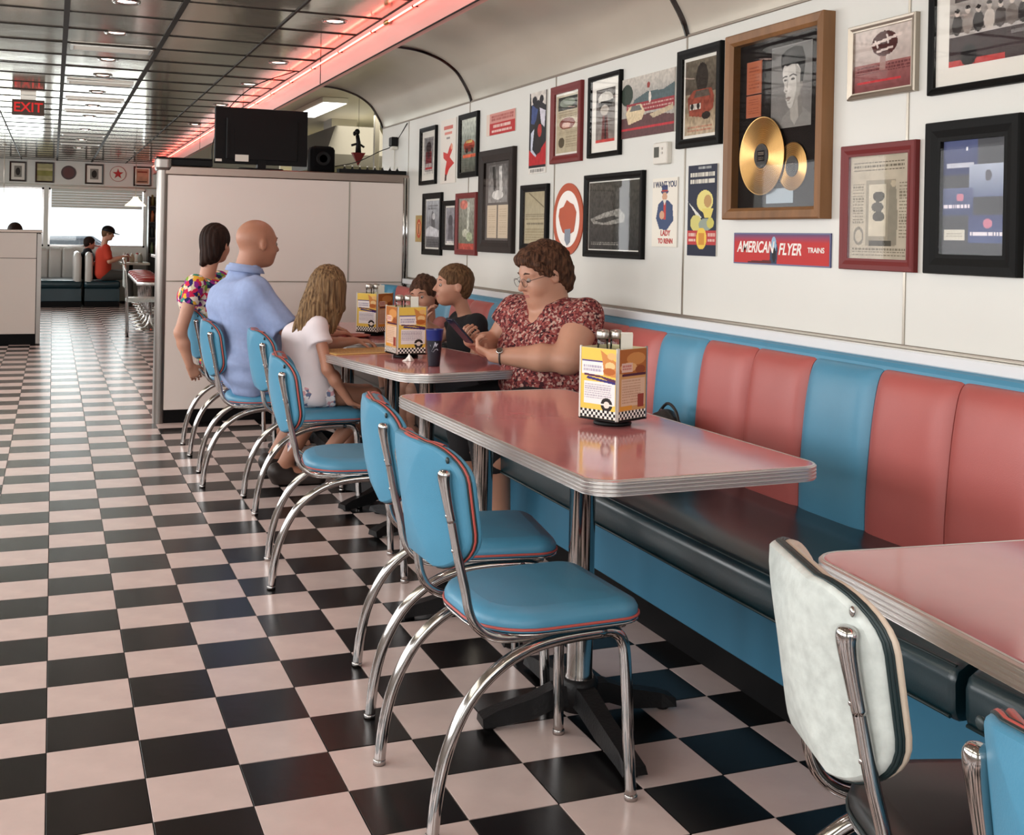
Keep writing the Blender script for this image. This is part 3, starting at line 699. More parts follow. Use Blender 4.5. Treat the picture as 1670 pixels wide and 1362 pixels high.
# ================================================================== SIGNED DISTANCE BODIES
class Field:
    def __init__(s, lo, hi, h, M=None):
        s.h = h; s.lo = np.array(lo, float); n = np.ceil((np.array(hi) - s.lo) / h).astype(int) + 1
        s.n = n; s.a = np.full(tuple(n), 0.2, np.float32)
        s.ax = [s.lo[i] + h * np.arange(n[i]) for i in range(3)]
    def _box(s, mn, mx):
        i0 = np.maximum(np.floor((np.array(mn) - s.lo) / s.h).astype(int), 0); i1 = np.minimum(np.ceil((np.array(mx) - s.lo) / s.h).astype(int) + 1, s.n)
        if np.any(i1 <= i0): return None, None
        sl = tuple(slice(i0[i], i1[i]) for i in range(3))
        X, Y, Z = np.meshgrid(*[s.ax[i][sl[i]] for i in range(3)], indexing='ij', sparse=True)
        return sl, (X, Y, Z)
    def _smin(s, sl, d, k):
        a = s.a[sl]
        if k <= 0: s.a[sl] = np.minimum(a, d); return
        h = np.maximum(k - np.abs(a - d), 0) / k
        s.a[sl] = np.minimum(a, d) - h * h * k * .25
    def _smax(s, sl, d, k):
        a = s.a[sl]
        if k <= 0: s.a[sl] = np.maximum(a, d); return
        h = np.maximum(k - np.abs(a - d), 0) / k
        s.a[sl] = np.maximum(a, d) + h * h * k * .25
    def cone(s, a, b, ra, rb, k=.02, sub=False, end=None):
        a = np.array(a, float); b = np.array(b, float); mg = k + 2 * s.h; R = max(ra, rb)
        sl, g = s._box(np.minimum(a, b) - R - mg, np.maximum(a, b) + R + mg)
        if sl is None: return
        X, Y, Z = g; ba = b - a; L = float(ba @ ba) + 1e-12
        t = np.clip(((X - a[0]) * ba[0] + (Y - a[1]) * ba[1] + (Z - a[2]) * ba[2]) / L, 0, 1)
        d = np.sqrt((X - a[0] - t * ba[0]) ** 2 + (Y - a[1] - t * ba[1]) ** 2 + (Z - a[2] - t * ba[2]) ** 2) - (ra + (rb - ra) * t)
        if end is not None:
            e0, e1 = np.array(end[0], float), np.array(end[1], float); e1 = e1 / np.linalg.norm(e1)
            d = np.maximum(d, (X - e0[0]) * e1[0] + (Y - e0[1]) * e1[1] + (Z - e0[2]) * e1[2])
        if sub: s._smax(sl, -d.astype(np.float32), k)
        else: s._smin(sl, d.astype(np.float32), k)
    def chain(s, pts, rs, k=.02):
        for i in range(len(pts) - 1): s.cone(pts[i], pts[i + 1], rs[i], rs[i + 1], k)
    def ell(s, c, r, k=.02, R=None, sub=False, full=False):
        c = np.array(c, float); r = np.array(r, float); m = max(r) + k + 2 * s.h
        sl, g = s._box(c - m, c + m) if not full else s._box(s.lo, s.lo + s.h * s.n)
        if sl is None: return
        X, Y, Z = g[0] - c[0], g[1] - c[1], g[2] - c[2]
        if R is not None:
            R = np.array(R, float)   # rows: local axes in field space
            X, Y, Z = [R[i][0] * X + R[i][1] * Y + R[i][2] * Z for i in range(3)]
        k0 = np.sqrt((X / r[0]) ** 2 + (Y / r[1]) ** 2 + (Z / r[2]) ** 2); k1 = np.sqrt((X / r[0] ** 2) ** 2 + (Y / r[1] ** 2) ** 2 + (Z / r[2] ** 2) ** 2) + 1e-6
        d = (k0 * (k0 - 1) / k1)
        if sub: s._smax(sl, -d.astype(np.float32), k)
        else: s._smin(sl, d.astype(np.float32), k)
    def cut(s, p, n, k=0.0, box=None):
        """removes what lies on the n side of the plane through p (only inside box if given)"""
        n = np.array(n, float); n /= np.linalg.norm(n); p = np.array(p, float)
        sl, g = s._box(*box) if box is not None else s._box(s.lo, s.lo + s.h * s.n)
        if sl is None: return
        d = (g[0] - p[0]) * n[0] + (g[1] - p[1]) * n[1] + (g[2] - p[2]) * n[2]
        s._smax(sl, d.astype(np.float32), k)
    def disp(s, fn):
        sl, g = s._box(s.lo, s.lo + s.h * s.n); s.a += fn(*g).astype(np.float32)
    def mesh(s, name, mats, mfn=None):
        V = s.a; V[0] = V[-1] = .1; V[:, 0] = V[:, -1] = .1; V[:, :, 0] = V[:, :, -1] = .1
        ins = V < 0; nx, ny, nz = V.shape
        c = np.zeros((nx - 1, ny - 1, nz - 1), np.int8)
        for dx in (0, 1):
            for dy in (0, 1):
                for dz in (0, 1): c += ins[dx:nx - 1 + dx, dy:ny - 1 + dy, dz:nz - 1 + dz]
        act = (c > 0) & (c < 8); idx = np.argwhere(act); N = len(idx)
        ids = np.full(act.shape, -1, np.int32); ids[act] = np.arange(N)
        acc = np.zeros((N, 3)); cnt = np.zeros(N)
        cor = [np.array(q) for q in ((0, 0, 0), (1, 0, 0), (0, 1, 0), (1, 1, 0), (0, 0, 1), (1, 0, 1), (0, 1, 1), (1, 1, 1))]
        vals = [V[idx[:, 0] + q[0], idx[:, 1] + q[1], idx[:, 2] + q[2]] for q in cor]
        for a_, b_ in ((0, 1), (2, 3), (4, 5), (6, 7), (0, 2), (1, 3), (4, 6), (5, 7), (0, 4), (1, 5), (2, 6), (3, 7)):
            va, vb = vals[a_], vals[b_]; m = (va < 0) != (vb < 0)
            t = np.where(m, va / np.where(m, va - vb, 1), 0)
            acc[m] += (cor[a_] + (cor[b_] - cor[a_]) * t[:, None])[m]; cnt[m] += 1
        P = s.lo + (idx + acc / np.maximum(cnt, 1)[:, None]) * s.h
        quads = []
        for ax in range(3):
            u, w = [(1, 2), (2, 0), (0, 1)][ax]
            A = np.moveaxis(ins, ax, 0); a0 = A[:-1]; a1 = A[1:]
            e = np.argwhere(a0 != a1); 
            full = np.zeros((len(e), 3), int); full[:, ax] = e[:, 0]
            oth = [q for q in range(3) if q != ax]; full[:, oth[0]] = e[:, 1]; full[:, oth[1]] = e[:, 2]
            ok = (full[:, oth[0]] > 0) & (full[:, oth[1]] > 0) & (full[:, oth[0]] < ids.shape[oth[0]]) & (full[:, oth[1]] < ids.shape[oth[1]])
            full = full[ok]; sgn = ins[full[:, 0], full[:, 1], full[:, 2]]
            def at(du, dw):
                q = full.copy(); q[:, u] += du; q[:, w] += dw; return ids[q[:, 0], q[:, 1], q[:, 2]]
            Q = np.stack([at(-1, -1), at(0, -1), at(0, 0), at(-1, 0)], 1)
            Q[~sgn] = Q[~sgn][:, ::-1]; Q = Q[(Q >= 0).all(1)]; quads.append(Q)
        Q = np.concatenate(quads)
        me = bpy.data.meshes.new(name); me.vertices.add(N); me.vertices.foreach_set('co', P.astype(np.float32).ravel())
        me.loops.add(Q.size); me.loops.foreach_set('vertex_index', Q.astype(np.int32).ravel())
        me.polygons.add(len(Q)); me.polygons.foreach_set('loop_start', np.arange(0, Q.size, 4, dtype=np.int32)); me.polygons.foreach_set('loop_total', np.full(len(Q), 4, np.int32))
        me.polygons.foreach_set('use_smooth', np.ones(len(Q), bool))
        for m in (mats if isinstance(mats, (list, tuple)) else [mats]): me.materials.append(m)
        if mfn is not None: me.polygons.foreach_set('material_index', mfn(P[Q].mean(1)).astype(np.int32))
        me.update(calc_edges=True); me.validate(); return me
    def build(s, name, mats, parent, mfn=None, label=None):
        o = bpy.data.objects.new(name, s.mesh(name, mats, mfn)); link(o, parent)
        if label: o['label'] = label
        return o

V3 = lambda *a: np.array(a, float)
def rotz(a): c, s_ = math.cos(a), math.sin(a); return np.array([[c, -s_, 0], [s_, c, 0], [0, 0, 1]])
def roty(a): c, s_ = math.cos(a), math.sin(a); return np.array([[c, 0, s_], [0, 1, 0], [-s_, 0, c]])
def rotx(a): c, s_ = math.cos(a), math.sin(a); return np.array([[1, 0, 0], [0, c, -s_], [0, s_, c]])
skin_m = mat('skin', '#ba8971', 0.5, var=.06, vscale=12, sss=.12)
skin_t = mat('tanned_skin', '#aa775f', 0.5, var=.06, vscale=12, sss=.1)
skin_red = mat('flushed_skin', '#b5705c', 0.36, var=.07, vscale=10, sss=.1)
lip_m = mat('lips', '#a9685c', 0.45)
eye_w = mat('eye_white', '#9a8d85', 0.25); eye_k = mat('dark_iris', '#241a16', 0.2); brow_m = mat('eyebrow_hair', '#4a3226', 0.8)

class Head:
    def __init__(s, c, yaw, pitch=0.0, roll=0.0, k=1.0, w=1.0):
        """yaw about z from +x, pitch > 0 looks down"""
        s.c = V3(*c); s.R = rotz(yaw) @ roty(pitch) @ rotx(roll); s.k = k; s.w = w
    def p(s, x, y, z): return s.c + s.R @ (V3(x, y * s.w, z) * s.k)
    def ax(s): return s.R.T
    def body(s, f, chin=1.0, cheeks=1.0, nose=1.0):
        k = s.k; w = s.w; A = s.ax()
        f.ell(s.p(-.014, 0, .030), V3(.100, .077 * w, .088) * k, .02 * k, A)
        f.ell(s.p(.022, 0, -.030), V3(.070, .062 * w, .078) * k, .03 * k, A)
        f.ell(s.p(.052, 0, -.082), V3(.034, .036 * w, .026) * k * chin, .03 * k, A)
        for t in (-1, 1):
            f.ell(s.p(.055, .036 * t, -.030), V3(.028, .024, .030) * k * cheeks, .02 * k, A)
            f.cone(s.p(.075, .012 * t, .030), s.p(.066, .045 * t, .030), .011 * k, .010 * k, .02 * k)
            f.ell(s.p(.094, .032 * t, .007), V3(.014, .016, .010) * k, .012 * k, A, sub=True)
            f.ell(s.p(-.012, .077 * t, -.004), V3(.018, .010, .032) * k, .006 * k, A)
            f.ell(s.p(-.006, .088 * t, -.002), V3(.009, .007, .016) * k, .005 * k, A, sub=True)
        f.cone(s.p(.086, 0, .014), s.p(.108, 0, -.022), .009 * k * nose, .0125 * k * nose, .010 * k)
        for t in (-1, 1): f.cone(s.p(.094, .010 * t, -.026), s.p(.088, .013 * t, -.026), .008 * k, .006 * k, .008 * k)
        f.cone(s.p(.084, -.018, -.052), s.p(.084, .018, -.052), .0075 * k, .0075 * k, .010 * k); f.cone(s.p(.082, -.015, -.062), s.p(.082, .015, -.062), .0085 * k, .0085 * k, .008 * k)
        f.cone(s.p(.094, -.020, -.0565), s.p(.094, .020, -.0565), .0022 * k, .0022 * k, .003 * k, sub=True)
    def eyes(s, parent, brows=brow_m, closed=False):
        for t in (-1, 1):
            m_ = MB(); c = s.p(.0782, .032 * t, .005); m_.ell(tuple(c), (.0105 * s.k,) * 3, 12, 8); e = m_.build('eyeball', eye_w if not closed else skin_m, parent)
            if not closed:
                m_ = MB(); c = s.p(.0840, .032 * t, .003); m_.ell(tuple(c), (.0062 * s.k,) * 3, 10, 6); m_.build('iris', eye_k, e)
            m_ = MB(); m_.tube([tuple(s.p(.088, .016 * t, .030)), tuple(s.p(.0875, .030 * t, .036)), tuple(s.p(.076, .048 * t, .031))], [.0025 * s.k, .0035 * s.k, .002 * s.k], 6); m_.build('eyebrow', brows, parent)
    def lipfn(s, P):
        q = (P - s.c) @ s.R / s.k
        return ((q[:, 0] > .085) & (np.abs(q[:, 1]) < .021) & (q[:, 2] > -.066) & (q[:, 2] < -.050))
def hand(f, w, d, n, thumb, k=1.0, curl=.5, spread=.12, grip=None):
    """w wrist, d finger direction, n palm normal, thumb = +1/-1 picks the side of the thumb along d x n"""
    w = V3(*w); d = V3(*d); d /= np.linalg.norm(d); n = V3(*n); n -= d * (n @ d); n /= np.linalg.norm(n); sd = np.cross(d, n) * thumb
    for i, (o, L) in enumerate(((.030, .082), (.010, .088), (-.010, .084), (-.029, .076))):
        kn = w + (d * L + sd * o) * k
        f.cone(w + sd * o * .6 * k + d * .012 * k, kn, .0135 * k, .0105 * k, .012 * k)
        l3 = [(.042, .026, .020), (.046, .029, .021), (.043, .027, .020), (.034, .021, .018)][i]
        a = 0.25 * curl; p = kn; r = .0088 * k; sa = (1.2 - i) * spread * .4
        for j, l in enumerate(l3):
            a += curl * (.75 if j == 0 else .9)
            dd = (d + sd * sa) * math.cos(a) + n * math.sin(a); q = p + dd * l * k
            f.cone(p, q, r, r * .9, .003 * k); p = q; r *= .9
    p = w + (d * .022 + sd * .024) * k; dd = d * .62 + sd * .70 + n * .30; dd /= np.linalg.norm(dd)
    q = p + dd * .042 * k; f.cone(p, q, .0145 * k, .0108 * k, .012 * k)
    dd = d * .85 + sd * .25 + n * (.25 + .5 * curl); dd /= np.linalg.norm(dd); q2 = q + dd * .030 * k; f.cone(q, q2, .0105 * k, .0095 * k, .004 * k)
    q3 = q2 + (dd + n * .3 * curl) * .024 * k; f.cone(q2, q3, .0095 * k, .0080 * k, .003 * k)
def arm(f, sh, el, wr, r0, r1, r2, k=.03):
    sh, el, wr = V3(*sh), V3(*el), V3(*wr)
    f.cone(sh, el, r0, r1, k); mid = el + (wr - el) * .35; f.cone(el, mid, r1, r1 * 1.02, .02); f.cone(mid, wr, r1 * 1.02, r2, .02)
def leg(f, hp, kn, an, toe, r0, r1, r2, k=.03):
    hp, kn, an, toe = V3(*hp), V3(*kn), V3(*an), V3(*toe)
    f.cone(hp, kn, r0, r1, k); mid = kn + (an - kn) * .35; f.cone(kn, mid, r1, r1 * 1.0, .02); f.cone(mid, an, r1 * 1.0, r2, .02); f.cone(an, toe, r2, r2 * .72, .02)
def hairmat(name, c, c2, scale=90):
    m = mat(name, c, 0.65, spec=.15); nt = m.node_tree; b = nt.nodes['Principled BSDF']
    tc = nt.nodes.new('ShaderNodeTexCoord'); mp = nt.nodes.new('ShaderNodeMapping'); mp.inputs['Scale'].default_value = (1, 1, .06)
    n = nt.nodes.new('ShaderNodeTexNoise'); n.inputs['Scale'].default_value = scale; n.inputs['Detail'].default_value = 4
    r = nt.nodes.new('ShaderNodeValToRGB'); r.color_ramp.elements[0].position = .35; r.color_ramp.elements[1].position = .65
    r.color_ramp.elements[0].color = (*lin(c), 1); r.color_ramp.elements[1].color = (*lin(c2), 1)
    bp = nt.nodes.new('ShaderNodeBump'); bp.inputs['Strength'].default_value = .35; bp.inputs['Distance'].default_value = .004
    L = nt.links; L.new(tc.outputs['Object'], mp.inputs[0]); L.new(mp.outputs[0], n.inputs['Vector']); L.new(n.outputs[0], r.inputs[0]); L.new(r.outputs[0], b.inputs['Base Color']); L.new(n.outputs[0], bp.inputs['Height']); L.new(bp.outputs[0], b.inputs['Normal'])
    return m
# ================================================================== PEOPLE
def torso(f, pel, che, yaw, hp, hc, rp, rc, shl, shr, rs, inf=0.0, belly=None, k=.06):
    lat = V3(-math.sin(yaw), math.cos(yaw), 0); pel, che = V3(*pel), V3(*che)
    for t in (-1, 1):
        f.cone(pel + lat * hp * t, che + lat * hc * t, rp + inf, rc + inf, k)
        sh = V3(*(shl if t > 0 else shr)); f.cone(che + lat * hc * t * .6 + V3(0, 0, rc * .35), sh, rs * 1.15 + inf, rs + inf, k * .8)
    f.cone(pel, che, rp + inf, rc + inf, k)
    if belly is not None:
        for (c, r) in belly: f.ell(c, V3(r, r, r) + inf if np.isscalar(r) else V3(*r) + inf, .05)
def fin(root):
    L = root.location
    for c in root.children: c.location = -L
PEOPLE = 'people seated around the pink tables'
# ---- bald man in the light blue shirt
yaw = math.radians(14); man = thing('person', 'bald man in a light blue shirt, seated with his back to us', 'person', (1.05, 2.58, 0))
pel, che = (1.045, 2.58, .615), (.955, 2.59, .955); shR, shL = (1.005, 2.385, 1.035), (.985, 2.80, 1.04)
f = Field((.72, 2.12, 0), (1.72, 3.0, 1.46), .0085); hd = Head((1.048, 2.575, 1.292), math.radians(20), .06, 0, 1.12, 1.04)
torso(f, pel, che, yaw, .085, .10, .118, .122, shL, shR, .062)
f.cone((.965, 2.585, 1.07), hd.p(-.030, 0, -.045), .066, .066, .03); hd.body(f)
elR, wrR = (1.20, 2.33, .80), (1.44, 2.43, .808); elL, wrL = (1.22, 2.84, .82), (1.47, 2.76, .815)
arm(f, shR, elR, wrR, .054, .042, .029); arm(f, shL, elL, wrL, .054, .042, .029)
hand(f, wrR, (1, .35, -.05), (0, 0, -1), 1, 1.0, .35); hand(f, wrL, (1, -.4, -.05), (0, 0, -1), -1, 1.0, .35)
for yy, ya in ((2.47, 2.33), (2.69, 2.62)): leg(f, (1.05, yy, .575), (1.44, yy - .02, .545), (1.16, ya, .085), (1.33, ya - .02, .035), .085, .058, .038)
b = f.build('body', [skin_t, lip_m], man, hd.lipfn); hd.eyes(b)
f = Field((.72, 2.12, .3), (1.5, 3.0, 1.25), .0085)
torso(f, pel, che, yaw, .085, .10, .118, .122, shL, shR, .062, .020)
for t_ in (-1, 1): f.cone((1.0, 2.58 + t_ * .10, .66), (1.02, 2.58 + t_ * .115, .585), .150, .145, .05)
f.cone((.965, 2.585, 1.06), (.990, 2.583, 1.165), .094, .082, .03, end=((.985, 2.58, 1.178), (.10, 0, 1)))
for sh, el in ((shR, elR), (shL, elL)):
    m = V3(*sh) + (V3(*el) - V3(*sh)) * .80; dd = V3(*el) - V3(*sh); f.cone(sh, V3(*el), .078, .078, .04, end=(m, dd))
f.cut((0, 0, .475), (0, 0, -1), .01)
f.disp(lambda X, Y, Z: .006 * np.sin(52 * Z - 24 * (Y - 2.4) + 14 * X + 3 * np.sin(11 * Y + 9 * Z)) * np.clip((1.0 - Z) * 4, .15, 1) + .003 * np.sin(60 * X + 37 * Z + 30 * Y))
sh_ = f.build('shirt', mat('light_blue_cotton', '#8f9fc4', .85, var=.05, vscale=40, bump=.5, bscale=11), man)
m_ = MB()
def col_(u, v):
    a = math.radians(14 + 38 + 284 * u); w_ = [0, .35, 1, 1.0, .35][int(round(v * 4))]; t_ = [0, 0, 0, .004, .006][int(round(v * 4))]
    r_ = .084 + .022 * w_ + t_; z_ = 1.178 - .042 * w_ + .010 * math.cos(a) * -1
    return (.982 + .006 * w_ * 0 + r_ * math.cos(a), 2.583 + r_ * math.sin(a) * .98, z_ + t_ * .5)
m_.grid(col_, 40, 4); m_.build('collar', MATS['light_blue_cotton'], sh_)
f = Field((.8, 2.2, .38), (1.6, 2.95, .75), .01)
for yy in (2.47, 2.69): f.cone((1.03, yy, .575), (1.36, yy - .018, .555), .112, .085, .05)
f.cut((1.36, 0, 0), (1, 0, 0)); f.cut((0, 0, .486), (0, 0, -1), .01); f.build('shorts', mat('olive_cloth', '#5c5a45', .9, var=.08, vscale=20), man)
for ya in (2.33, 2.62):
    f = Field((1.0, ya - .15, 0), (1.5, ya + .15, .16), .009); f.cone((1.15, ya, .035), (1.35, ya - .02, .03), .048, .046, .02); f.cone((1.13, ya, .075), (1.19, ya, .07), .05, .046, .02)
    f.cut((0, 0, .004), (0, 0, -1)); f.build('shoe', MATS.get('dark_leather') or mat('dark_leather', '#2a201c', .5), man)
fin(man)

# ---- woman in the bright floral top
yaw = math.radians(35); mom = thing('person', 'dark-haired woman in a bright multicoloured floral top, seated farthest back', 'person', (1.05, 3.48, 0))
pel, che = (1.02, 3.48, .60), (.875, 3.50, .94); shR, shL = (.80, 3.335, 1.035), (.985, 3.665, 1.045)
hd = Head((.945, 3.52, 1.275), math.radians(52), .1, 0, .98)
f = Field((.6, 3.15, 0), (1.7, 3.9, 1.42), .009)
torso(f, pel, che, yaw, .085, .08, .115, .100, shL, shR, .045)
f.cone((.885, 3.50, 1.06), hd.p(-.03, 0, -.045), .048, .048, .03); hd.body(f)
arm(f, shR, (.715, 3.30, .745), (.775, 3.31, .545), .044, .036, .024); hand(f, (.775, 3.31, .545), (.45, .15, -.8), (0, 1, 0), 1, .9, .6)
arm(f, shL, (1.18, 3.76, .83), (1.42, 3.62, .808), .044, .036, .025); hand(f, (1.42, 3.62, .808), (1, -.2, 0), (0, 0, -1), -1, .9, .4)
for yy in (3.38, 3.60): leg(f, (1.05, yy, .565), (1.46, yy, .54), (1.38, yy, .09), (1.52, yy, .035), .08, .052, .034)
b = f.build('body', [skin_m, lip_m], mom, hd.lipfn); hd.eyes(b)
f = Field((.6, 3.15, .4), (1.3, 3.9, 1.2), .009); torso(f, pel, che, yaw, .085, .08, .115, .100, shL, shR, .045, .013)
f.cone((.89, 3.50, 1.10), (.92, 3.51, 1.24), .085, .10, .01, sub=True)
for sh, el in ((shR, (.715, 3.30, .745)), (shL, (1.18, 3.76, .83))):
    m = V3(*sh) + (V3(*el) - V3(*sh)) * .42; f.cone(sh, m + (m - V3(*sh)) * .3, .054, .056, .03, end=(m, V3(*el) - V3(*sh)))
f.cut((0, 0, .49), (0, 0, -1), .01)
flo = floralmat('bright_floral_cloth', [('#d8c6a8', 3), ('#c8294f', 3), ('#2b2a5e', 3), ('#dfa93c', 2), ('#3f8f7a', 2), ('#8d2f86', 2), ('#e8ddd0', 2), ('#7fa33c', 1)], 40, warp=.03)
f.build('floral_top', flo, mom)
f = Field((.75, 3.2, .38), (1.62, 3.85, .75), .01)
for yy in (3.38, 3.60): f.cone((1.03, yy, .575), (1.44, yy, .55), .105, .07, .05)
f.cut((0, 0, .486), (0, 0, -1), .01); f.build('shorts', mat('navy_cloth', '#2a2d44', .9), mom)
f = Field((.78, 3.35, 1.08), (1.12, 3.7, 1.44), .006)
A = hd.ax(); f.ell(hd.p(-.022, 0, .035), V3(.108, .090, .102) * .98, .02, A); f.ell(hd.p(-.055, 0, -.035), V3(.062, .070, .10), .03, A)
f.cone(hd.p(-.075, .02, -.09), hd.p(-.10, .03, -.135), .036, .018, .03); f.ell(hd.p(.085, 0, -.03), V3(.085, .075, .11), .015, A, sub=True)
f.disp(lambda X, Y, Z: .003 * np.sin(190 * (X * .8 - Y) + 12 * Z)); f.build('hair', hairmat('dark_brown_hair', '#1a100c', '#30201a'), mom); fin(mom)

# ---- girl in white
girl = thing('person', 'girl with long light brown hair in a white tee, hand on the chair seat', 'person', (1.22, 1.92, 0))
yaw = math.radians(20); pel, che = (1.215, 1.93, .555), (1.175, 1.93, .815); shR, shL = (1.225, 1.815, .895), (1.215, 2.045, .90)
hd = Head((1.30, 1.915, 1.075), math.radians(38), .28, .08, .90)
f = Field((1.0, 1.6, 0), (1.72, 2.25, 1.24), .0065)
torso(f, pel, che, yaw, .055, .045, .080, .070, shL, shR, .034, k=.04)
f.cone((1.20, 1.93, .91), hd.p(-.03, 0, -.05), .036, .036, .025); hd.body(f)
arm(f, shR, (1.265, 1.745, .685), (1.375, 1.725, .525), .032, .027, .020, .02); hand(f, (1.375, 1.725, .522), (.85, .1, -.28), (0, 0, -1), 1, .78, .15, .5)
arm(f, shL, (1.36, 2.08, .78), (1.47, 2.02, .80), .032, .027, .020, .02); hand(f, (1.47, 2.02, .80), (.9, -.2, 0), (0, 0, -1), -1, .78, .5)
for yy, ax_ in ((1.87, 1.24), (2.0, 1.40)): leg(f, (1.23, yy, .545), (1.53, yy - .01, .53), (ax_, yy - .02, .19), (ax_ + .11, yy - .03, .13), .060, .042, .028)
b = f.build('body', [skin_t, lip_m], girl, hd.lipfn); hd.eyes(b)
f = Field((1.0, 1.65, .45), (1.45, 2.25, 1.02), .0065); torso(f, pel, che, yaw, .055, .045, .084, .072, shL, shR, .034, .014, k=.04)
for sh, el in ((shR, (1.265, 1.745, .685)), (shL, (1.36, 2.08, .78))):
    m = V3(*sh) + (V3(*el) - V3(*sh)) * .40; f.cone(sh, V3(*el), .047, .070, .03, end=(m, V3(*el) - V3(*sh)))
f.cone((1.20, 1.93, .95), (1.23, 1.93, 1.02), .045, .055, .005, sub=True); f.cut((0, 0, .50), (0, 0, -1), .01)
f.disp(lambda X, Y, Z: .003 * np.sin(38 * Z + 25 * X + 10 * Y) + .003 * np.sin(50 * Y - 20 * Z))
tee = mat('white_tee_cloth', '#dcd3d6', .9, var=.05, vscale=6)
f.build('tee_shirt', tee, girl)
f = Field((1.05, 1.68, .44), (1.6, 2.2, .68), .007)
for yy in (1.87, 2.0): f.cone((1.20, yy, .552), (1.40, yy - .007, .538), .082, .070, .04)
f.cut((1.40, 0, 0), (1, 0, .15)); f.cut((0, 0, .486), (0, 0, -1), .01)
f.build('shorts', floralmat('pale_floral_cloth', [('#d9d2d4', 7), ('#6b7390', 2), ('#c79aa0', 2), ('#dfdcdc', 3)], 55), girl)
f = Field((1.05, 1.72, .80), (1.45, 2.15, 1.24), .0048); A = hd.ax()
f.ell(hd.p(-.018, 0, .035), V3(.110, .090, .100) * .92, .02, A)
rh = random.Random(5)
top = hd.p(-.01, 0, .06)
for q in range(30):
    a = math.radians(48 + 264 * q / 29); r = .082 + rh.uniform(-.008, .004)
    p0 = hd.p(math.cos(a) * .080 - .018, math.sin(a) * .080, .03); 
    wd_ = V3(math.cos(a + math.radians(38)), math.sin(a + math.radians(38)), 0)
    back = max(0, -math.cos(a)); ln = .225 + .02 * back + rh.uniform(-.02, .02)
    p1 = V3(p0[0], p0[1], p0[2] - ln * .5) + wd_ * .012 + V3(-.014 - .030 * back, -.005 * back, 0)
    p2 = V3(p0[0], p0[1], p0[2] - ln) + wd_ * .0 + V3(-.040 - .075 * back, -.018, 0)
    f.chain([p0, p1, p2], [.021, .018, .006 + rh.uniform(0, .003)], .012)
f.ell(hd.p(.098, 0, -.028), V3(.060, .058, .105), .008, A, sub=True)
f.disp(lambda X, Y, Z: .0022 * np.sin(260 * X - 210 * Y + 9 * Z))
f.build('hair', hairmat('light_brown_hair', '#4a3626', '#8f7352', 120), girl); fin(girl)

# ---- woman with the phone
wom = thing('person', 'woman with short brown hair and glasses in a red patterned blouse, looking at her phone', 'person', (2.12, 1.0, 0))
yaw = math.radians(204); fx = V3(math.cos(yaw), math.sin(yaw), 0); lt = V3(-math.sin(yaw), math.cos(yaw), 0)   # lt: her left
cen = V3(2.135, 1.005, 0); pel = cen + V3(0, 0, .63) + fx * -.02; che = cen + V3(0, 0, .925) + fx * -.005
shL = tuple(cen + lt * .205 + V3(0, 0, 1.000) - fx * .005); shR = tuple(cen - lt * .205 + V3(0, 0, .995) + fx * .015)
hd = Head((2.085, .985, 1.186), math.radians(184), .32, 0.0, 1.15, 1.03)
elL, wrL = (2.105, .735, .825), (1.822, .915, .828); elR, wrR = (1.955, 1.255, .835), (1.80, 1.165, .872)
bel = [(tuple(che + fx * .10 - lt * .085 + V3(0, 0, -.075)), (.10, .10, .095)), (tuple(che + fx * .10 + lt * .085 + V3(0, 0, -.075)), (.10, .10, .095)), (tuple(pel + fx * .09 + V3(0, 0, .06)), (.16, .19, .15))]
f = Field((1.55, .55, 0), (2.42, 1.45, 1.42), .0065)
torso(f, pel, che, yaw, .11, .09, .155, .135, shL, shR, .062, 0, bel)
f.cone(tuple(cen + V3(0, 0, 1.02)), hd.p(-.030, 0, -.050), .078, .072, .04); f.ell(hd.p(.030, 0, -.100), V3(.055, .062, .040), .04, hd.ax()); hd.body(f, 1.1, 1.15)
arm(f, shL, elL, wrL, .075, .060, .030, .03); f.cone(V3(*shL), V3(*elL), .078, .062, .03); arm(f, shR, elR, wrR, .070, .055, .030, .03)
f.cut((0, 0, .7665), (0, 0, -1), .004, box=((1.70, .6, .70), (2.06, 1.3, .80)))
ph0, ph1 = V3(1.755, 1.045, .872), V3(1.655, 1.030, .975)
hand(f, wrL, (-.62, .62, .32), (.1, .5, .9), 1, .95, .95); hand(f, wrR, (-.45, -.62, .28), (.2, -.6, .8), -1, .95, 1.1)
for yy, yk in ((.86, .80), (1.12, 1.10)): leg(f, (2.08, yy, .57), (1.76, yk, .55), (1.83, yk - .01, .085), (1.68, yk - .03, .035), .115, .078, .040)
b = f.build('body', [skin_m, lip_m], wom, hd.lipfn); hd.eyes(b)
f = Field((1.75, .55, .42), (2.42, 1.42, 1.18), .0065); torso(f, pel, che, yaw, .11, .09, .155, .135, shL, shR, .064, .014, bel)
for sh, el in ((shL, elL), (shR, elR)):
    m = V3(*sh) + (V3(*el) - V3(*sh)) * .36; f.cone(sh, V3(*el), .086, .098, .04, end=(m, V3(*el) - V3(*sh)))
f.cone(tuple(cen + V3(0, 0, 1.10) + fx * .01), tuple(cen + V3(0, 0, 1.18) + fx * .02), .080, .10, .01, sub=True)
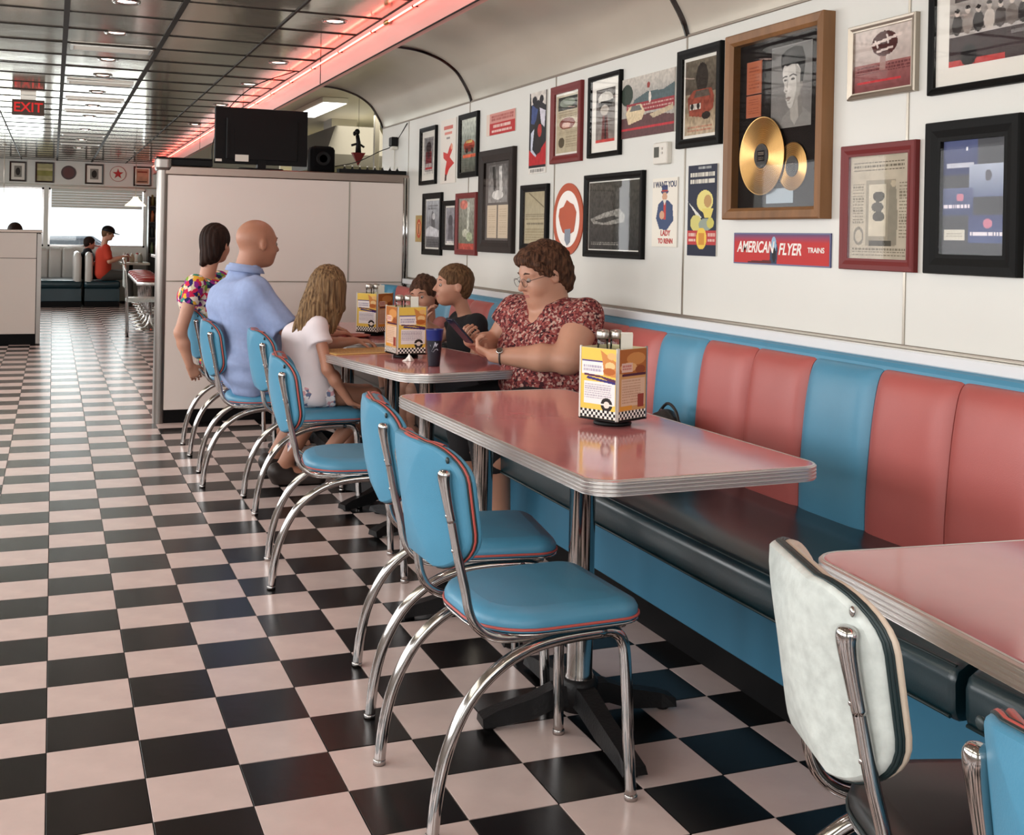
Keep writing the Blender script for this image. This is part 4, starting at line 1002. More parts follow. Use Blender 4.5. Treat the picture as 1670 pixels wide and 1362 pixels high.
# v-shaped neckline
v0 = cen + V3(0, 0, 1.06) + fx * .16; v1 = cen + V3(0, 0, .875) + fx * .235
f.cone(tuple(v0), tuple(v1), .085, .012, .004, sub=True)
f.cut((0, 0, .49), (0, 0, -1), .01)
f.disp(lambda X, Y, Z: .003 * np.sin(34 * Z + 22 * X + 14 * Y) + .002 * np.sin(55 * Y - 24 * Z))
f.build('blouse', floralmat('red_patterned_cloth', [('#6b3133', 5), ('#95504b', 3), ('#b99a8e', 2), ('#3f2226', 3), ('#87423f', 3), ('#a87a72', 2)], 105, warp=.01), wom)
f = Field((1.6, .6, .30), (2.4, 1.4, .76), .009)
for yy, yk in ((.86, .80), (1.12, 1.10)): f.cone((2.10, yy, .585), (1.765, yk, .560), .130, .094, .05); f.cone((1.765, yk, .560), (1.80, yk, .33), .092, .072, .03)
f.cut((0, 0, .473), (0, 0, -1), .01, box=((1.78, .5, .2), (2.45, 1.45, .8))); 
f = Field((1.6, .6, .28), (2.4, 1.4, .78), .009)
for yy, yk in ((.86, .80), (1.12, 1.10)): f.cone((2.10, yy, .600), (1.765, yk, .570), .125, .092, .05)
f.cut((0, 0, .472), (0, 0, -1), .008)
for yy, yk in ((.86, .80), (1.12, 1.10)): f.cone((1.752, yk, .560), (1.785, yk, .34), .093, .082, .03)
f.cut((0, 0, .34), (0, 0, -1)); f.build('trousers', mat('black_trousers', '#121013', .9), wom)
for yk in (.79, 1.09):
    f = Field((1.56, yk - .14, 0), (1.95, yk + .12, .14), .007); f.cone((1.84, yk, .03), (1.66, yk - .03, .03), .045, .046, .02)
    f.cut((0, 0, .004), (0, 0, -1)); f.cut((0, 0, .05), (0, 0, 1)); f.build('shoe', MATS.get('brown_leather') or mat('brown_leather', '#4a3327', .6), wom)
f = Field((1.88, .78, 1.0), (2.32, 1.2, 1.44), .0058); A = hd.ax(); k = 1.17
f.ell(hd.p(-.020, 0, .038), V3(.110, .088, .100) * k, .02, A); f.ell(hd.p(-.070, 0, -.020), V3(.058, .074, .085) * k, .03, A)
f.ell(hd.p(.045, 0, .083), V3(.052, .064, .036) * k, .03, A)
f.ell(hd.p(.092, 0, -.045), V3(.085, .095, .112) * k, .012, A, sub=True)
for t in (-1, 1): f.ell(hd.p(.035, .085 * t, -.050), V3(.060, .035, .060) * k, .012, A, sub=True); f.cone(hd.p(.040, .078 * t, .055), hd.p(.014, .086 * t, .005), .020, .010, .02)
f.disp(lambda X, Y, Z: .0022 * np.sin(210 * (X + .5 * Y) - 110 * Z + 3 * np.sin(30 * Y)) + .002 * np.sin(120 * Z + 60 * X))
f.build('hair', hairmat('brown_hair', '#2a1912', '#614230', 110), wom)
# glasses
m_ = MB()
for t in (-1, 1):
    m_.tube([tuple(hd.p(.106 - .004 * abs(math.cos(a)), .033 * t + .023 * math.cos(a), .002 + .017 * math.sin(a))) for a in np.linspace(0, 2 * PI, 17)[:-1]], .0011, 6, closed=True)
    m_.tube([tuple(hd.p(.100, .057 * t, .008)), tuple(hd.p(.05, .083 * t, .010)), tuple(hd.p(-.005, .088 * t, .008)), tuple(hd.p(-.02, .085 * t, -.008))], .0012, 6)
m_.tube([tuple(hd.p(.106, -.010, .006)), tuple(hd.p(.110, 0, .009)), tuple(hd.p(.106, .010, .006))], .0012, 6)
gl = m_.build('glasses', mat('gunmetal', '#4a4642', .3, .9), wom)
m_ = MB(); 
for t in (-1, 1): m_.add([tuple(hd.p(.106 - .004 * abs(math.cos(a)), .033 * t + .022 * math.cos(a), .002 + .016 * math.sin(a))) for a in np.linspace(0, 2 * PI, 17)[:-1]], [tuple(range(16))])
m_.build('lens', pane_m, gl)
# wristwatch
wa = V3(*elL); wbv = V3(*wrL); ax = (wbv - wa) / np.linalg.norm(wbv - wa); wc_ = wbv - ax * .035; uu = np.cross(ax, V3(0, 0, 1)); uu /= np.linalg.norm(uu); vv = np.cross(uu, ax)
m_ = MB(); m_.tube([tuple(wc_ + (uu * math.cos(a) + vv * math.sin(a)) * .0365) for a in np.linspace(0, 2 * PI, 21)[:-1]], .0045, 6, closed=True)
wt = m_.build('watch_strap', mat('watch_strap_leather', '#3c3532', .5), wom, 'dark wristwatch strap')
m_ = MB(); wn = uu * -.75 + vv * .65; wn = wn / np.linalg.norm(wn); 
if (wn @ V3(-.4, -.9, .1)) < 0: wn = uu * .75 + vv * .65
c = wc_ + wn * .037; m_.M = Matrix.Translation(Vector(c)) @ Vector(wn).to_track_quat('Z', 'Y').to_matrix().to_4x4(); m_.lathe([(.015, 0), (.0165, .003), (.0155, .007), (.013, .008)], 20); m_.build('watch_case', chrome, wt)
fin(wom)
# phone
d = (ph1 - ph0); L = np.linalg.norm(d); d /= L; sd = np.cross(d, V3(0, 0, 1)); sd /= np.linalg.norm(sd); nn = np.cross(sd, d)
phone = thing('mobile_phone', 'dark mobile phone held up in the hands of the woman with glasses', 'phone', tuple(ph0))
m_ = MB(); m_.M = Matrix(((d[0], sd[0], nn[0], 0), (d[1], sd[1], nn[1], 0), (d[2], sd[2], nn[2], 0), (0, 0, 0, 1))); m_.loft(rrect(0, .155, -.038, .038, .01), [(-.002, 0), (0, .002), (0, .008), (-.002, .010)]); m_.build('phone_body', mat('phone_navy', '#1a1f2e', .25), phone)
sgn = 1 if nn @ V3(.4, 0, .8) > 0 else -1
m_ = MB(); m_.M = Matrix(((d[0], sd[0], nn[0], 0), (d[1], sd[1], nn[1], 0), (d[2], sd[2], nn[2], 0), (0, 0, 0, 1))); z = .0105 if sgn > 0 else -.0005; m_.box(.008, .147, -.033, .033, z, z + .0004); m_.build('screen', mat('dark_screen', '#0b0d12', .08), phone)

# ---- children on the bench
boy = thing('person', 'boy with short light brown hair in a black t-shirt on the bench, facing left', 'person', (2.13, 2.08, 0))
yaw = math.radians(178); pel, che = (2.15, 2.09, .555), (2.115, 2.09, .815); shL, shR = (2.125, 1.97, .885), (2.115, 2.215, .885)
hd = Head((2.025, 2.085, 1.085), math.radians(177), -.02, 0, .96)
f = Field((1.6, 1.8, 0), (2.38, 2.42, 1.24), .0065); torso(f, pel, che, yaw, .055, .055, .085, .082, shL, shR, .042, k=.06)
f.cone((2.105, 2.09, .91), hd.p(-.03, 0, -.05), .038, .040, .03); hd.body(f, 1, .9, .85)
arm(f, shL, (2.10, 1.90, .71), (1.98, 1.99, .66), .034, .029, .020, .02); hand(f, (1.98, 1.99, .66), (-.9, .2, -.2), (0, 0, -1), 1, .75, .5)
arm(f, shR, (2.03, 2.28, .79), (1.93, 2.26, .875), .034, .028, .020, .02); hand(f, (1.93, 2.26, .875), (.1, -.1, 1), (.8, -.4, 0), -1, .75, .6)
for yy in (2.02, 2.16): leg(f, (2.12, yy, .545), (1.80, yy, .53), (1.82, yy, .14), (1.72, yy, .09), .062, .044, .030)
b = f.build('body', [skin_m, lip_m], boy, hd.lipfn); hd.eyes(b)
f = Field((1.95, 1.83, .46), (2.36, 2.36, 1.0), .0065); torso(f, pel, che, yaw, .055, .055, .088, .084, shL, shR, .044, .012, k=.06)
for sh, el in ((shL, (2.10, 1.90, .71)), (shR, (2.03, 2.28, .79))):
    m = V3(*sh) + (V3(*el) - V3(*sh)) * .55; f.cone(sh, V3(*el), .048, .052, .03, end=(m, V3(*el) - V3(*sh)))
f.cone((2.095, 2.09, .935), (2.07, 2.09, 1.0), .042, .055, .005, sub=True); f.cut((0, 0, .49), (0, 0, -1), .01)
sh_b = f.build('tee_shirt', mat('black_tee_cloth', '#121318', .9), boy)
m_ = MB(); c = V3(*shL) + V3(0.004, -.052, -.035); m_.add([tuple(c + V3(x, y, z)) for x, y, z in ((-.022, -.002, -.016), (.022, -.002, -.016), (.022, .005, .020), (-.022, .005, .020))], [(0, 1, 2, 3)]); m_.build('sleeve_patch', white_txt, sh_b, 'small white print on the black sleeve')
f = Field((1.65, 1.9, .42), (2.3, 2.3, .68), .009)
for yy in (2.02, 2.16): f.cone((2.12, yy, .56), (1.84, yy, .54), .085, .066, .04)
f.cut((0, 0, .475), (0, 0, -1), .01); f.build('shorts', mat('grey_shorts', '#3a3b40', .9), boy)
f = Field((1.88, 1.95, 1.0), (2.18, 2.22, 1.24), .005); A = hd.ax()
f.ell(hd.p(-.017, 0, .037), V3(.107, .086, .094) * .96, .015, A); f.ell(hd.p(-.062, 0, -.010), V3(.050, .066, .070) * .96, .02, A)
f.ell(hd.p(.098, 0, -.030), V3(.070, .085, .090) * .96, .01, A, sub=True)
for t in (-1, 1): f.ell(hd.p(.020, .085 * t, -.035), V3(.050, .030, .050) * .96, .01, A, sub=True)
f.disp(lambda X, Y, Z: .0015 * np.sin(230 * X + 90 * Y - 140 * Z)); f.build('hair', hairmat('short_brown_hair', '#43301f', '#6d5138', 120), boy); fin(boy)

kid = thing('person', 'smiling child with brown hair tied up, on the bench half hidden behind the boy', 'person', (2.13, 2.66, 0))
yaw = math.radians(205); pel, che = (2.14, 2.68, .545), (2.11, 2.69, .745); shL, shR = (2.12, 2.575, .835), (2.06, 2.80, .835)
hd = Head((2.045, 2.665, 1.000), math.radians(222), .16, .14, .95)
f = Field((1.7, 2.45, 0), (2.36, 2.95, 1.15), .007); torso(f, pel, che, yaw, .05, .045, .080, .070, shL, shR, .034, k=.04)
f.cone((2.09, 2.69, .85), hd.p(-.03, 0, -.05), .035, .038, .03); hd.body(f, 1, 1.15, .85)
arm(f, shL, (2.02, 2.53, .72), (1.93, 2.56, .83), .032, .027, .019, .02); hand(f, (1.93, 2.56, .83), (.1, .1, 1), (.6, .6, 0), 1, .72, .7)
arm(f, shR, (1.99, 2.86, .68), (1.93, 2.84, .66), .032, .027, .019, .02)
for yy in (2.62, 2.74): leg(f, (2.12, yy, .54), (1.84, yy, .525), (1.86, yy, .16), (1.76, yy, .11), .06, .042, .028)
b = f.build('body', [skin_m, lip_m], kid, hd.lipfn); hd.eyes(b)
f = Field((1.9, 2.45, .46), (2.34, 2.95, .92), .007); torso(f, pel, che, yaw, .05, .045, .084, .073, shL, shR, .036, .012, k=.04); f.cone((2.08, 2.69, .87), (2.06, 2.69, .93), .042, .05, .005, sub=True); f.cut((0, 0, .49), (0, 0, -1), .01)
f.build('tee_shirt', mat('dusty_pink_cloth', '#a56a66', .9), kid)
f = Field((1.75, 2.5, .42), (2.3, 2.88, .66), .009)
for yy in (2.62, 2.74): f.cone((2.12, yy, .555), (1.86, yy, .535), .08, .06, .04)
f.cut((0, 0, .475), (0, 0, -1), .01); f.build('shorts', mat('violet_shorts', '#4a3d55', .9), kid)
f = Field((1.88, 2.5, .88), (2.24, 2.86, 1.18), .0055); A = hd.ax()
f.ell(hd.p(-.020, 0, .036), V3(.108, .090, .094) * .95, .015, A); f.ell(hd.p(-.06, 0, -.02), V3(.055, .072, .08) * .95, .03, A); f.ell(hd.p(-.045, -.02, .105), V3(.04, .04, .03), .015, A)
f.ell(hd.p(.100, 0, -.030), V3(.072, .078, .092) * .95, .01, A, sub=True)
f.disp(lambda X, Y, Z: .002 * np.sin(180 * X - 120 * Y + 60 * Z)); hr = f.build('hair', hairmat('chestnut_hair', '#30201a', '#5c4030', 100), kid)
fin(kid)

# ---- far people, coarser
def simple_person(label, base, parts, top_m, leg_m, hd, hair=None, cap=False, hairm=None, h=.013, skin=skin_m):
    p = thing('person', label, 'person', base); b0 = V3(*base)
    pel, che, shL, shR, arms, legs, yaw = parts
    lo = np.minimum.reduce([V3(*pel), V3(*che), V3(*shL), V3(*shR)] + [V3(*q) for a in arms for q in a] + [V3(*q) for a in legs for q in a]) - .2
    hi = np.maximum.reduce([V3(*pel), V3(*che), hd.c + .05] + [V3(*q) for a in arms for q in a] + [V3(*q) for a in legs for q in a]) + .2
    lo[2] = max(lo[2], 0)
    f = Field(lo, hi, h); torso(f, pel, che, yaw, .08, .09, .11, .11, shL, shR, .05)
    f.cone(V3(*che) + V3(0, 0, .12), hd.p(-.03, 0, -.05), .052, .052, .03); hd.body(f)
    for sh, el, wr in arms: arm(f, sh, el, wr, .046, .038, .028); d_ = V3(*wr) - V3(*el); hand(f, wr, d_, (0, 0, -1), 1, .95, .5)
    for hp_, kn, an, toe in legs: leg(f, hp_, kn, an, toe, .08, .055, .04)
    f.build('body', skin, p)
    f = Field(lo, hi, h); torso(f, pel, che, yaw, .08, .09, .11, .11, shL, shR, .05, .018)
    for sh, el, wr in arms: m = V3(*sh) + (V3(*el) - V3(*sh)) * .7; f.cone(sh, m, .066, .064, .03)
    f.cut((0, 0, pel[2] - .11), (0, 0, -1)); f.cone(V3(*che) + V3(0, 0, .19), V3(*che) + V3(0, 0, .3), .07, .09, 0, sub=True); f.build('shirt', top_m, p)
    f = Field(lo, hi, h)
    for hp_, kn, an, toe in legs: f.cone(hp_, kn, .10, .075, .04); f.cone(kn, an, .075, .055, .03)
    f.build('trousers', leg_m, p)
    f = Field(hd.c - .2, hd.c + .2, .008); A = hd.ax(); k = hd.k
    f.ell(hd.p(-.018, 0, .038), V3(.108, .088, .096) * k, .015, A); f.ell(hd.p(-.06, 0, -.015), V3(.05, .07, .07) * k, .03, A)
    f.ell(hd.p(.10, 0, -.03), V3(.072, .085, .092) * k, .01, A, sub=True); f.build('hair', hairm, p)
    if cap:
        f = Field(hd.c - .24, hd.c + .24, .008); f.ell(hd.p(-.012, 0, .052), V3(.116, .098, .096) * k, .01, A); f.cut(hd.p(0, 0, .035), hd.R @ V3(0, 0, -1)); f.ell(hd.p(.115, 0, .038), V3(.085, .07, .010) * k, .015, A); f.build('cap', black_pl, p)
    fin(p); return p
server = simple_person('worker in an orange-red shirt and black cap seated side-on in the far booth', (.86, 17.6, 0),
    ((.82, 17.6, .60), (.83, 17.6, .93), (.85, 17.8, 1.03), (.86, 17.4, 1.03), [((.86, 17.4, 1.03), (.92, 17.36, .80), (1.14, 17.42, .88)), ((.85, 17.8, 1.03), (.95, 17.82, .82), (1.16, 17.7, .88))],
     [((.85, 17.5, .56), (1.24, 17.5, .56), (1.28, 17.5, .08), (1.42, 17.5, .04)), ((.85, 17.7, .56), (1.26, 17.7, .56), (1.30, 17.7, .08), (1.44, 17.7, .04))], 0.0),
    mat('orange_red_cloth', '#b5351f', .85), mat('grey_trousers', '#3a3733', .9), Head((.90, 17.6, 1.28), 0.0, .25, 0, .98), cap=True, hairm=MATS['short_brown_hair'])
simple_person('person in black seated behind the worker in the orange-red shirt', (.58, 18.25, 0),
    ((.58, 18.25, .56), (.58, 18.25, .84), (.58, 18.42, .95), (.58, 18.08, .95), [((.58, 18.08, .95), (.66, 18.02, .74), (.84, 18.1, .74)), ((.58, 18.42, .95), (.66, 18.46, .74), (.84, 18.4, .74))],
     [((.6, 18.17, .56), (.95, 18.17, .54), (.97, 18.17, .10), (1.08, 18.17, .05)), ((.6, 18.33, .56), (.95, 18.33, .54), (.97, 18.33, .10), (1.08, 18.33, .05))], 0.0),
    mat('black_cloth', '#15131a', .9), mat('black_jeans', '#17161b', .9), Head((.62, 18.25, 1.10), .2, .1, 0, .95), hairm=MATS['dark_brown_hair'], skin=skin_red)
simple_person('dark-haired customer whose head shows above the low wall at far left', (-.44, 11.45, 0),
    ((-.44, 11.45, .58), (-.44, 11.42, .88), (-.24, 11.42, 1.0), (-.64, 11.42, 1.0), [((-.24, 11.42, 1.0), (-.2, 11.55, .75), (-.3, 11.8, .8)), ((-.64, 11.42, 1.0), (-.68, 11.55, .75), (-.58, 11.8, .8))],
     [((-.34, 11.5, .56), (-.34, 11.85, .54), (-.34, 11.88, .1), (-.34, 12.0, .05)), ((-.54, 11.5, .56), (-.54, 11.85, .54), (-.54, 11.88, .1), (-.54, 12.0, .05))], PI / 2),
    mat('brown_cloth', '#5a3b30', .9), MATS['black_jeans'], Head((-.435, 11.45, 1.29), PI / 2, 0, 0, 1.0), hairm=MATS['dark_brown_hair'])
# ================================================================== TABLE-TOP THINGS
class Pic:
    """a flat printed picture, painted into a fine colour grid"""
    def __init__(s, w, h, bg, px=.0035):
        s.w, s.h = w, h; s.nx = max(8, int(w / px)); s.ny = max(8, int(h / px)); s.a = np.zeros((s.ny, s.nx, 3)); s.a[:] = lin(bg)
        s.X, s.Y = np.meshgrid((np.arange(s.nx) + .5) / s.nx, (np.arange(s.ny) + .5) / s.ny)
    def _p(s, m, c, o=1.0): s.a[m] = s.a[m] * (1 - o) + np.array(lin(c)) * o; return s
    def r(s, x0, y0, x1, y1, c, o=1.0): return s._p((s.X >= x0) & (s.X < x1) & (s.Y >= y0) & (s.Y < y1), c, o)
    def e(s, cx, cy, rx, ry, c, o=1.0): return s._p(((s.X - cx) / rx) ** 2 + ((s.Y - cy) / ry) ** 2 < 1, c, o)
    def p(s, P, c, o=1.0):
        m = np.zeros_like(s.X, bool); n = len(P)
        for i in range(n):
            (x0, y0), (x1, y1) = P[i], P[(i + 1) % n]
            if y0 == y1: continue
            m ^= ((y0 > s.Y) != (y1 > s.Y)) & (s.X < (x1 - x0) * (s.Y - y0) / (y1 - y0) + x0)
        return s._p(m, c, o)
    def ln(s, x0, y0, x1, y1, t, c, o=1.0):
        dx, dy = x1 - x0, y1 - y0; L = dx * dx + dy * dy; k = np.clip(((s.X - x0) * dx + (s.Y - y0) * dy) / L, 0, 1)
        return s._p((s.X - x0 - k * dx) ** 2 + ((s.Y - y0 - k * dy) * s.h / s.w) ** 2 < t * t, c, o)
    def g(s, y0, y1, c0, c1, x0=0, x1=1):
        m = (s.Y >= y0) & (s.Y < y1) & (s.X >= x0) & (s.X < x1); t = ((s.Y - y0) / (y1 - y0))[m][:, None]; s.a[m] = np.array(lin(c0)) * (1 - t) + np.array(lin(c1)) * t; return s
    def n(s, amp, sc, seed=1, x0=0, y0=0, x1=1, y1=1):
        R = np.random.RandomState(seed); gx_, gy_ = max(2, int(s.w * sc)), max(2, int(s.h * sc)); q = R.rand(gy_ + 2, gx_ + 2)
        fx_, fy_ = s.X * gx_, s.Y * gy_; ix, iy = fx_.astype(int), fy_.astype(int); tx, ty = fx_ - ix, fy_ - iy
        v = (q[iy, ix] * (1 - tx) + q[iy, ix + 1] * tx) * (1 - ty) + (q[iy + 1, ix] * (1 - tx) + q[iy + 1, ix + 1] * tx) * ty
        m = (s.X >= x0) & (s.X < x1) & (s.Y >= y0) & (s.Y < y1)
        s.a[m] = np.clip(s.a[m] * (1 + amp * (2 * v[m][:, None] - 1)), 0, 1); return s
    def rows(s, x0, y0, x1, y1, n, c, seed=1, fill=.55, o=.7):
        R = random.Random(seed); hgt = (y1 - y0) / n
        for i in range(n):
            x = x0; ya = y0 + i * hgt + hgt * (1 - fill) / 2
            while x < x1 - .01: l = R.uniform(.02, .09) * (.5 + .5 / s.w * .1); xe = min(x + l, x1); s.r(x, ya, xe, ya + hgt * fill, c, o); x = xe + .012
        return s
    def obj(s, name, parent, y, m=None, cx=0, cz=0):
        nx, ny = s.nx, s.ny; xs = np.linspace(-s.w / 2, s.w / 2, nx + 1) + cx; zs = np.linspace(-s.h / 2, s.h / 2, ny + 1) + cz
        Xg, Zg = np.meshgrid(xs, zs); co = np.stack([Xg, np.full_like(Xg, y), Zg], -1).reshape(-1, 3)
        i = np.arange(ny)[:, None] * (nx + 1) + np.arange(nx)[None]; Q = np.stack([i, i + 1, i + nx + 2, i + nx + 1], -1).reshape(-1, 4)
        me = bpy.data.meshes.new(name); me.vertices.add(len(co)); me.vertices.foreach_set('co', co.astype(np.float32).ravel())
        me.loops.add(Q.size); me.loops.foreach_set('vertex_index', Q.astype(np.int32).ravel()); me.polygons.add(len(Q))
        me.polygons.foreach_set('loop_start', np.arange(0, Q.size, 4, dtype=np.int32)); me.polygons.foreach_set('loop_total', np.full(len(Q), 4, np.int32)); me.update(calc_edges=True)
        at = me.color_attributes.new('print', 'FLOAT_COLOR', 'CORNER')
        c = np.ones((len(Q), 4, 4), np.float32); c[:, :, :3] = s.a.reshape(-1, 1, 3); at.data.foreach_set('color', c.ravel())
        me.materials.append(m or print_m); o = bpy.data.objects.new(name, me); link(o, parent); return o

def menu_pic(side):
    w, h = .144, .220; p = Pic(w, h, '#e9c65a', .0016)
    if side == 0:
        p.r(.10, .20, .97, .52, '#ece6e4').r(.03, .62, .64, .82, '#efe9e6'); p.r(.03, .80, .64, .825, '#5b4a86')
        p.p([(.55, .98), (1, .82), (1, .60), (.66, .62), (.60, .86)], '#cf8a4a').e(.82, .76, .14, .055, '#e8c489').e(.80, .68, .17, .05, '#b5652e').e(.86, .90, .12, .05, '#e6b774')
        p.p([(.10, .60), (.60, .58), (.98, .50), (.98, .57), (.55, .61), (.10, .63)], '#5a2f4b').p([(.16, .555), (.98, .50), (.98, .53), (.2, .59)], '#3b3377')
        p.rows(.12, .27, .86, .49, 7, '#9a93a5', 3).rows(.08, .66, .58, .76, 2, '#9087a8', 4, .7)
        p.e(.74, .20, .16, .10, '#2b2622').e(.74, .20, .08, .050, '#e6dcd0').r(.58, .190, .70, .212, '#ece6dc').r(.78, .190, .92, .212, '#ece6dc')
    else:
        p.a[:] = lin('#c99a62'); p.p([(.0, 1), (1, 1), (1, .62), (0, .66)], '#a9652f').e(.62, .86, .34, .09, '#c98a4c').e(.35, .74, .30, .07, '#d9a972').r(.10, .67, .5, .80, '#d8b7a6').e(.78, .70, .18, .06, '#8d4a26')
        p.r(.12, .61, .98, .65, '#4d2436').r(.10, .18, .96, .58, '#d6b79c').rows(.14, .22, .80, .56, 9, '#b0866c', 8); p.r(.70, .15, .92, .34, '#8f3f33').r(.06, .13, .5, .19, '#d9973a')
        p.rows(.14, .70, .46, .78, 2, '#b4514c', 5, .6)
    n = 16
    for r_ in range(3):
        for q in range(n): p.r(q / n, r_ * .04, (q + 1) / n, (r_ + 1) * .04, '#efeae2' if (q + r_) % 2 else '#1d1b1c')
    return p
MP = [menu_pic(0), menu_pic(1)]
green_m = mat('pepper_flakes', '#55594a', .7, var=.5, vscale=300); glass_j = glassmat('shaker_glass', (.93, .95, .93)); salt_m = mat('salt', '#e9e7e2', .8)
def shaker(x, y, z, lb, fill, lvl=.045, grp='glass shakers in the menu caddies'):
    t = thing('shaker', lb, 'shaker', (x, y, z), 0, grp)
    m_ = MB(); m_.lathe([(.0, .002), (.020, .0), (.022, .004), (.021, .05), (.017, .085), (.019, .11), (.0165, .112)], 16, cap=False); m_.build('glass_body', glass_j, t)
    m_ = MB(); m_.lathe([(.0195, .003), (.0198, lvl * .6), (.019, lvl), (.003, lvl + .006)], 14); m_.build('contents', fill, t)
    m_ = MB(); m_.lathe([(.0195, .104), (.0208, .108), (.0208, .124), (.018, .131), (.005, .134)], 16); m_.build('lid', steel, t)
    return t
def caddy(cx, cy, zt, rz, lbl, which, k=0):
    t = thing('menu_caddy', lbl, 'menu caddy', (cx, cy, zt), math.radians(rz), 'menu caddies on the tables')
    m_ = MB(); m_.lathe([(.0, 0), (.060, 0), (.062, .006), (.055, .016), (.048, .02)], 28); m_.build('turntable', black_pl, t)
    m_ = MB(); m_.box(-.078, .078, -.078, .078, .018, .026, ch=.002); m_.build('tray', black_pl, t)
    for a in range(4):
        M = Matrix.Rotation(a * PI / 2, 4, 'Z')
        m_ = MB(); m_.M = M; m_.box(-.0735, .0735, -.0765, -.0735, .026, .248, ch=.0008)
        o = m_.build('menu_panel', mat('menu_card_stock', '#d9cfa8', .4) if 'menu_card_stock' not in MATS else MATS['menu_card_stock'], t)
        pr = MP[which[a]].obj('menu_print', o, -.0772, gloss_print, 0, .026 + .111); pr.matrix_basis = M
        for sx in (-1, 1):
            m_ = MB(); m_.M = M; m_.box(sx * .0735 - .003, sx * .0735 + .003, -.0785, -.0715, .022, .252, ch=.001); m_.build('corner_rail', white_pl if sx < 0 else steel, o)
    c, s_ = math.cos(math.radians(rz)), math.sin(math.radians(rz)); P = lambda x, y: (cx + x * c - y * s_, cy + x * s_ + y * c)
    Q = lambda d, e=0: (cx + .929 * d + .369 * e, cy - .369 * d + .929 * e)
    st = zt + .026
    # raised inner shelf so that the shakers stand proud of the cards
    m_ = MB(); m_.box(-.071, .071, -.071, .071, .026, .170, ch=.003); m_.build('inner_box', MATS['menu_card_stock'], t)
    st = zt + .170
    x, y = Q(-.036); shaker(x, y, st, 'glass pepper shaker standing in the ' + k, green_m, .06)
    x, y = Q(.006, .006); shaker(x, y, st, 'glass salt shaker with white salt in the ' + k, salt_m, .055)
    x, y = Q(.040, -.008) if rz < 30 else Q(.036, 0); b = thing('packet_bundle', 'bundle of white sweetener packets in the ' + k, 'packets', (x, y, st), math.radians(-22), 'sweetener packets in the menu caddies')
    for q in range(5):
        m_ = MB(); m_.M = Matrix.Rotation(.10 * (q - 2), 4, 'X'); m_.box(-.019, .019, -.016 + q * .007, -.011 + q * .007, .002, .118 + .004 * (q % 3), ch=.001)
        o = m_.build('packet', [white_pl, mat('yellow_packet', '#d9b36a', .6) if 'yellow_packet' not in MATS else MATS['yellow_packet']][q % 2 if q else 0], b)
        if q == 0:
            pk = Pic(.034, .10, '#e6e1d6', .002); pk.r(.1, .45, .9, .8, '#e6e1d6').rows(.15, .5, .85, .75, 3, '#54597a', 6, .7).r(0, .9, 1, 1, '#d98a5a'); pp = pk.obj('packet_print', o, -.0165, gloss_print, 0, .064); pp.matrix_basis = Matrix.Rotation(-.2, 4, 'X')
    return t
caddy(1.675, -.562, .7625, 25.5, 'menu caddy with yellow menus on the long empty table', [1, 0, 1, 0], 'menu caddy on the long empty table')
caddy(1.600, 1.530, .7625, 6, 'menu caddy with yellow menus beside the dark blue cup', [0, 1, 0, 1], 'menu caddy beside the dark blue cup')
caddy(1.775, 2.78, .7625, 38, 'menu caddy on the far table, partly hidden by the nearer one', [1, 0, 1, 0], 'menu caddy on the farthest table')

cup = thing('drinking_cup', 'tall dark blue plastic cup on the table by the woman with the phone', 'cup', (1.618, 1.135, .7625))
m_ = MB(); m_.lathe([(.0, .002), (.026, 0), (.027, .003), (.036, .118)], 28, cap=False); m_.build('cup_body', mat('black_blue_plastic', '#161a26', .35), cup)
m_ = MB(); m_.lathe([(.0362, .118), (.0405, .165), (.0415, .168), (.039, .168), (.034, .12), (.0335, .10), (.0, .10)], 28, cap=False); m_.build('cup_band', mat('royal_blue_plastic', '#1d2a72', .3), cup, 'royal blue upper band')
m_ = MB(); pc = (('#c9ccd6', ((-.020, .100), (.004, .112), (.020, .104), (.012, .092), (-.004, .086), (-.014, .070), (-.004, .066), (.004, .078), (.016, .082), (.022, .074), (-.018, .092))),)
for col, P_ in pc:
    v = [(.0357 * (z / .118 * .24 + .76) * math.sin(x / .036 - .35), -.0362 * (z / .118 * .24 + .765) * math.cos(x / .036 - .35), z) for x, z in P_]; m_.add(v, [tuple(range(len(v)))])
m_.build('printed_emblem', mat('pale_print', '#b9bdc8', .5), cup)
nap = thing('crumpled_napkin', 'small crumpled white napkin on the table in front of the menu caddy', 'napkin', (1.565, 1.36, .7625))
m_ = MB(); rn = random.Random(4); m_.grid(lambda u, v: ((.022 + .010 * math.sin(7 * u * 2 * PI) * v) * math.cos(2 * PI * u) * math.sin(PI * v * .5 + .02), (.018 + .006 * math.cos(5 * u * 2 * PI)) * math.sin(2 * PI * u) * math.sin(PI * v * .5 + .02), .024 * (1 - v) ** 1 * (1 + .5 * math.sin(9 * u)) + .0005), 24, 8, True, True); m_.build('napkin_paper', white_txt, nap)
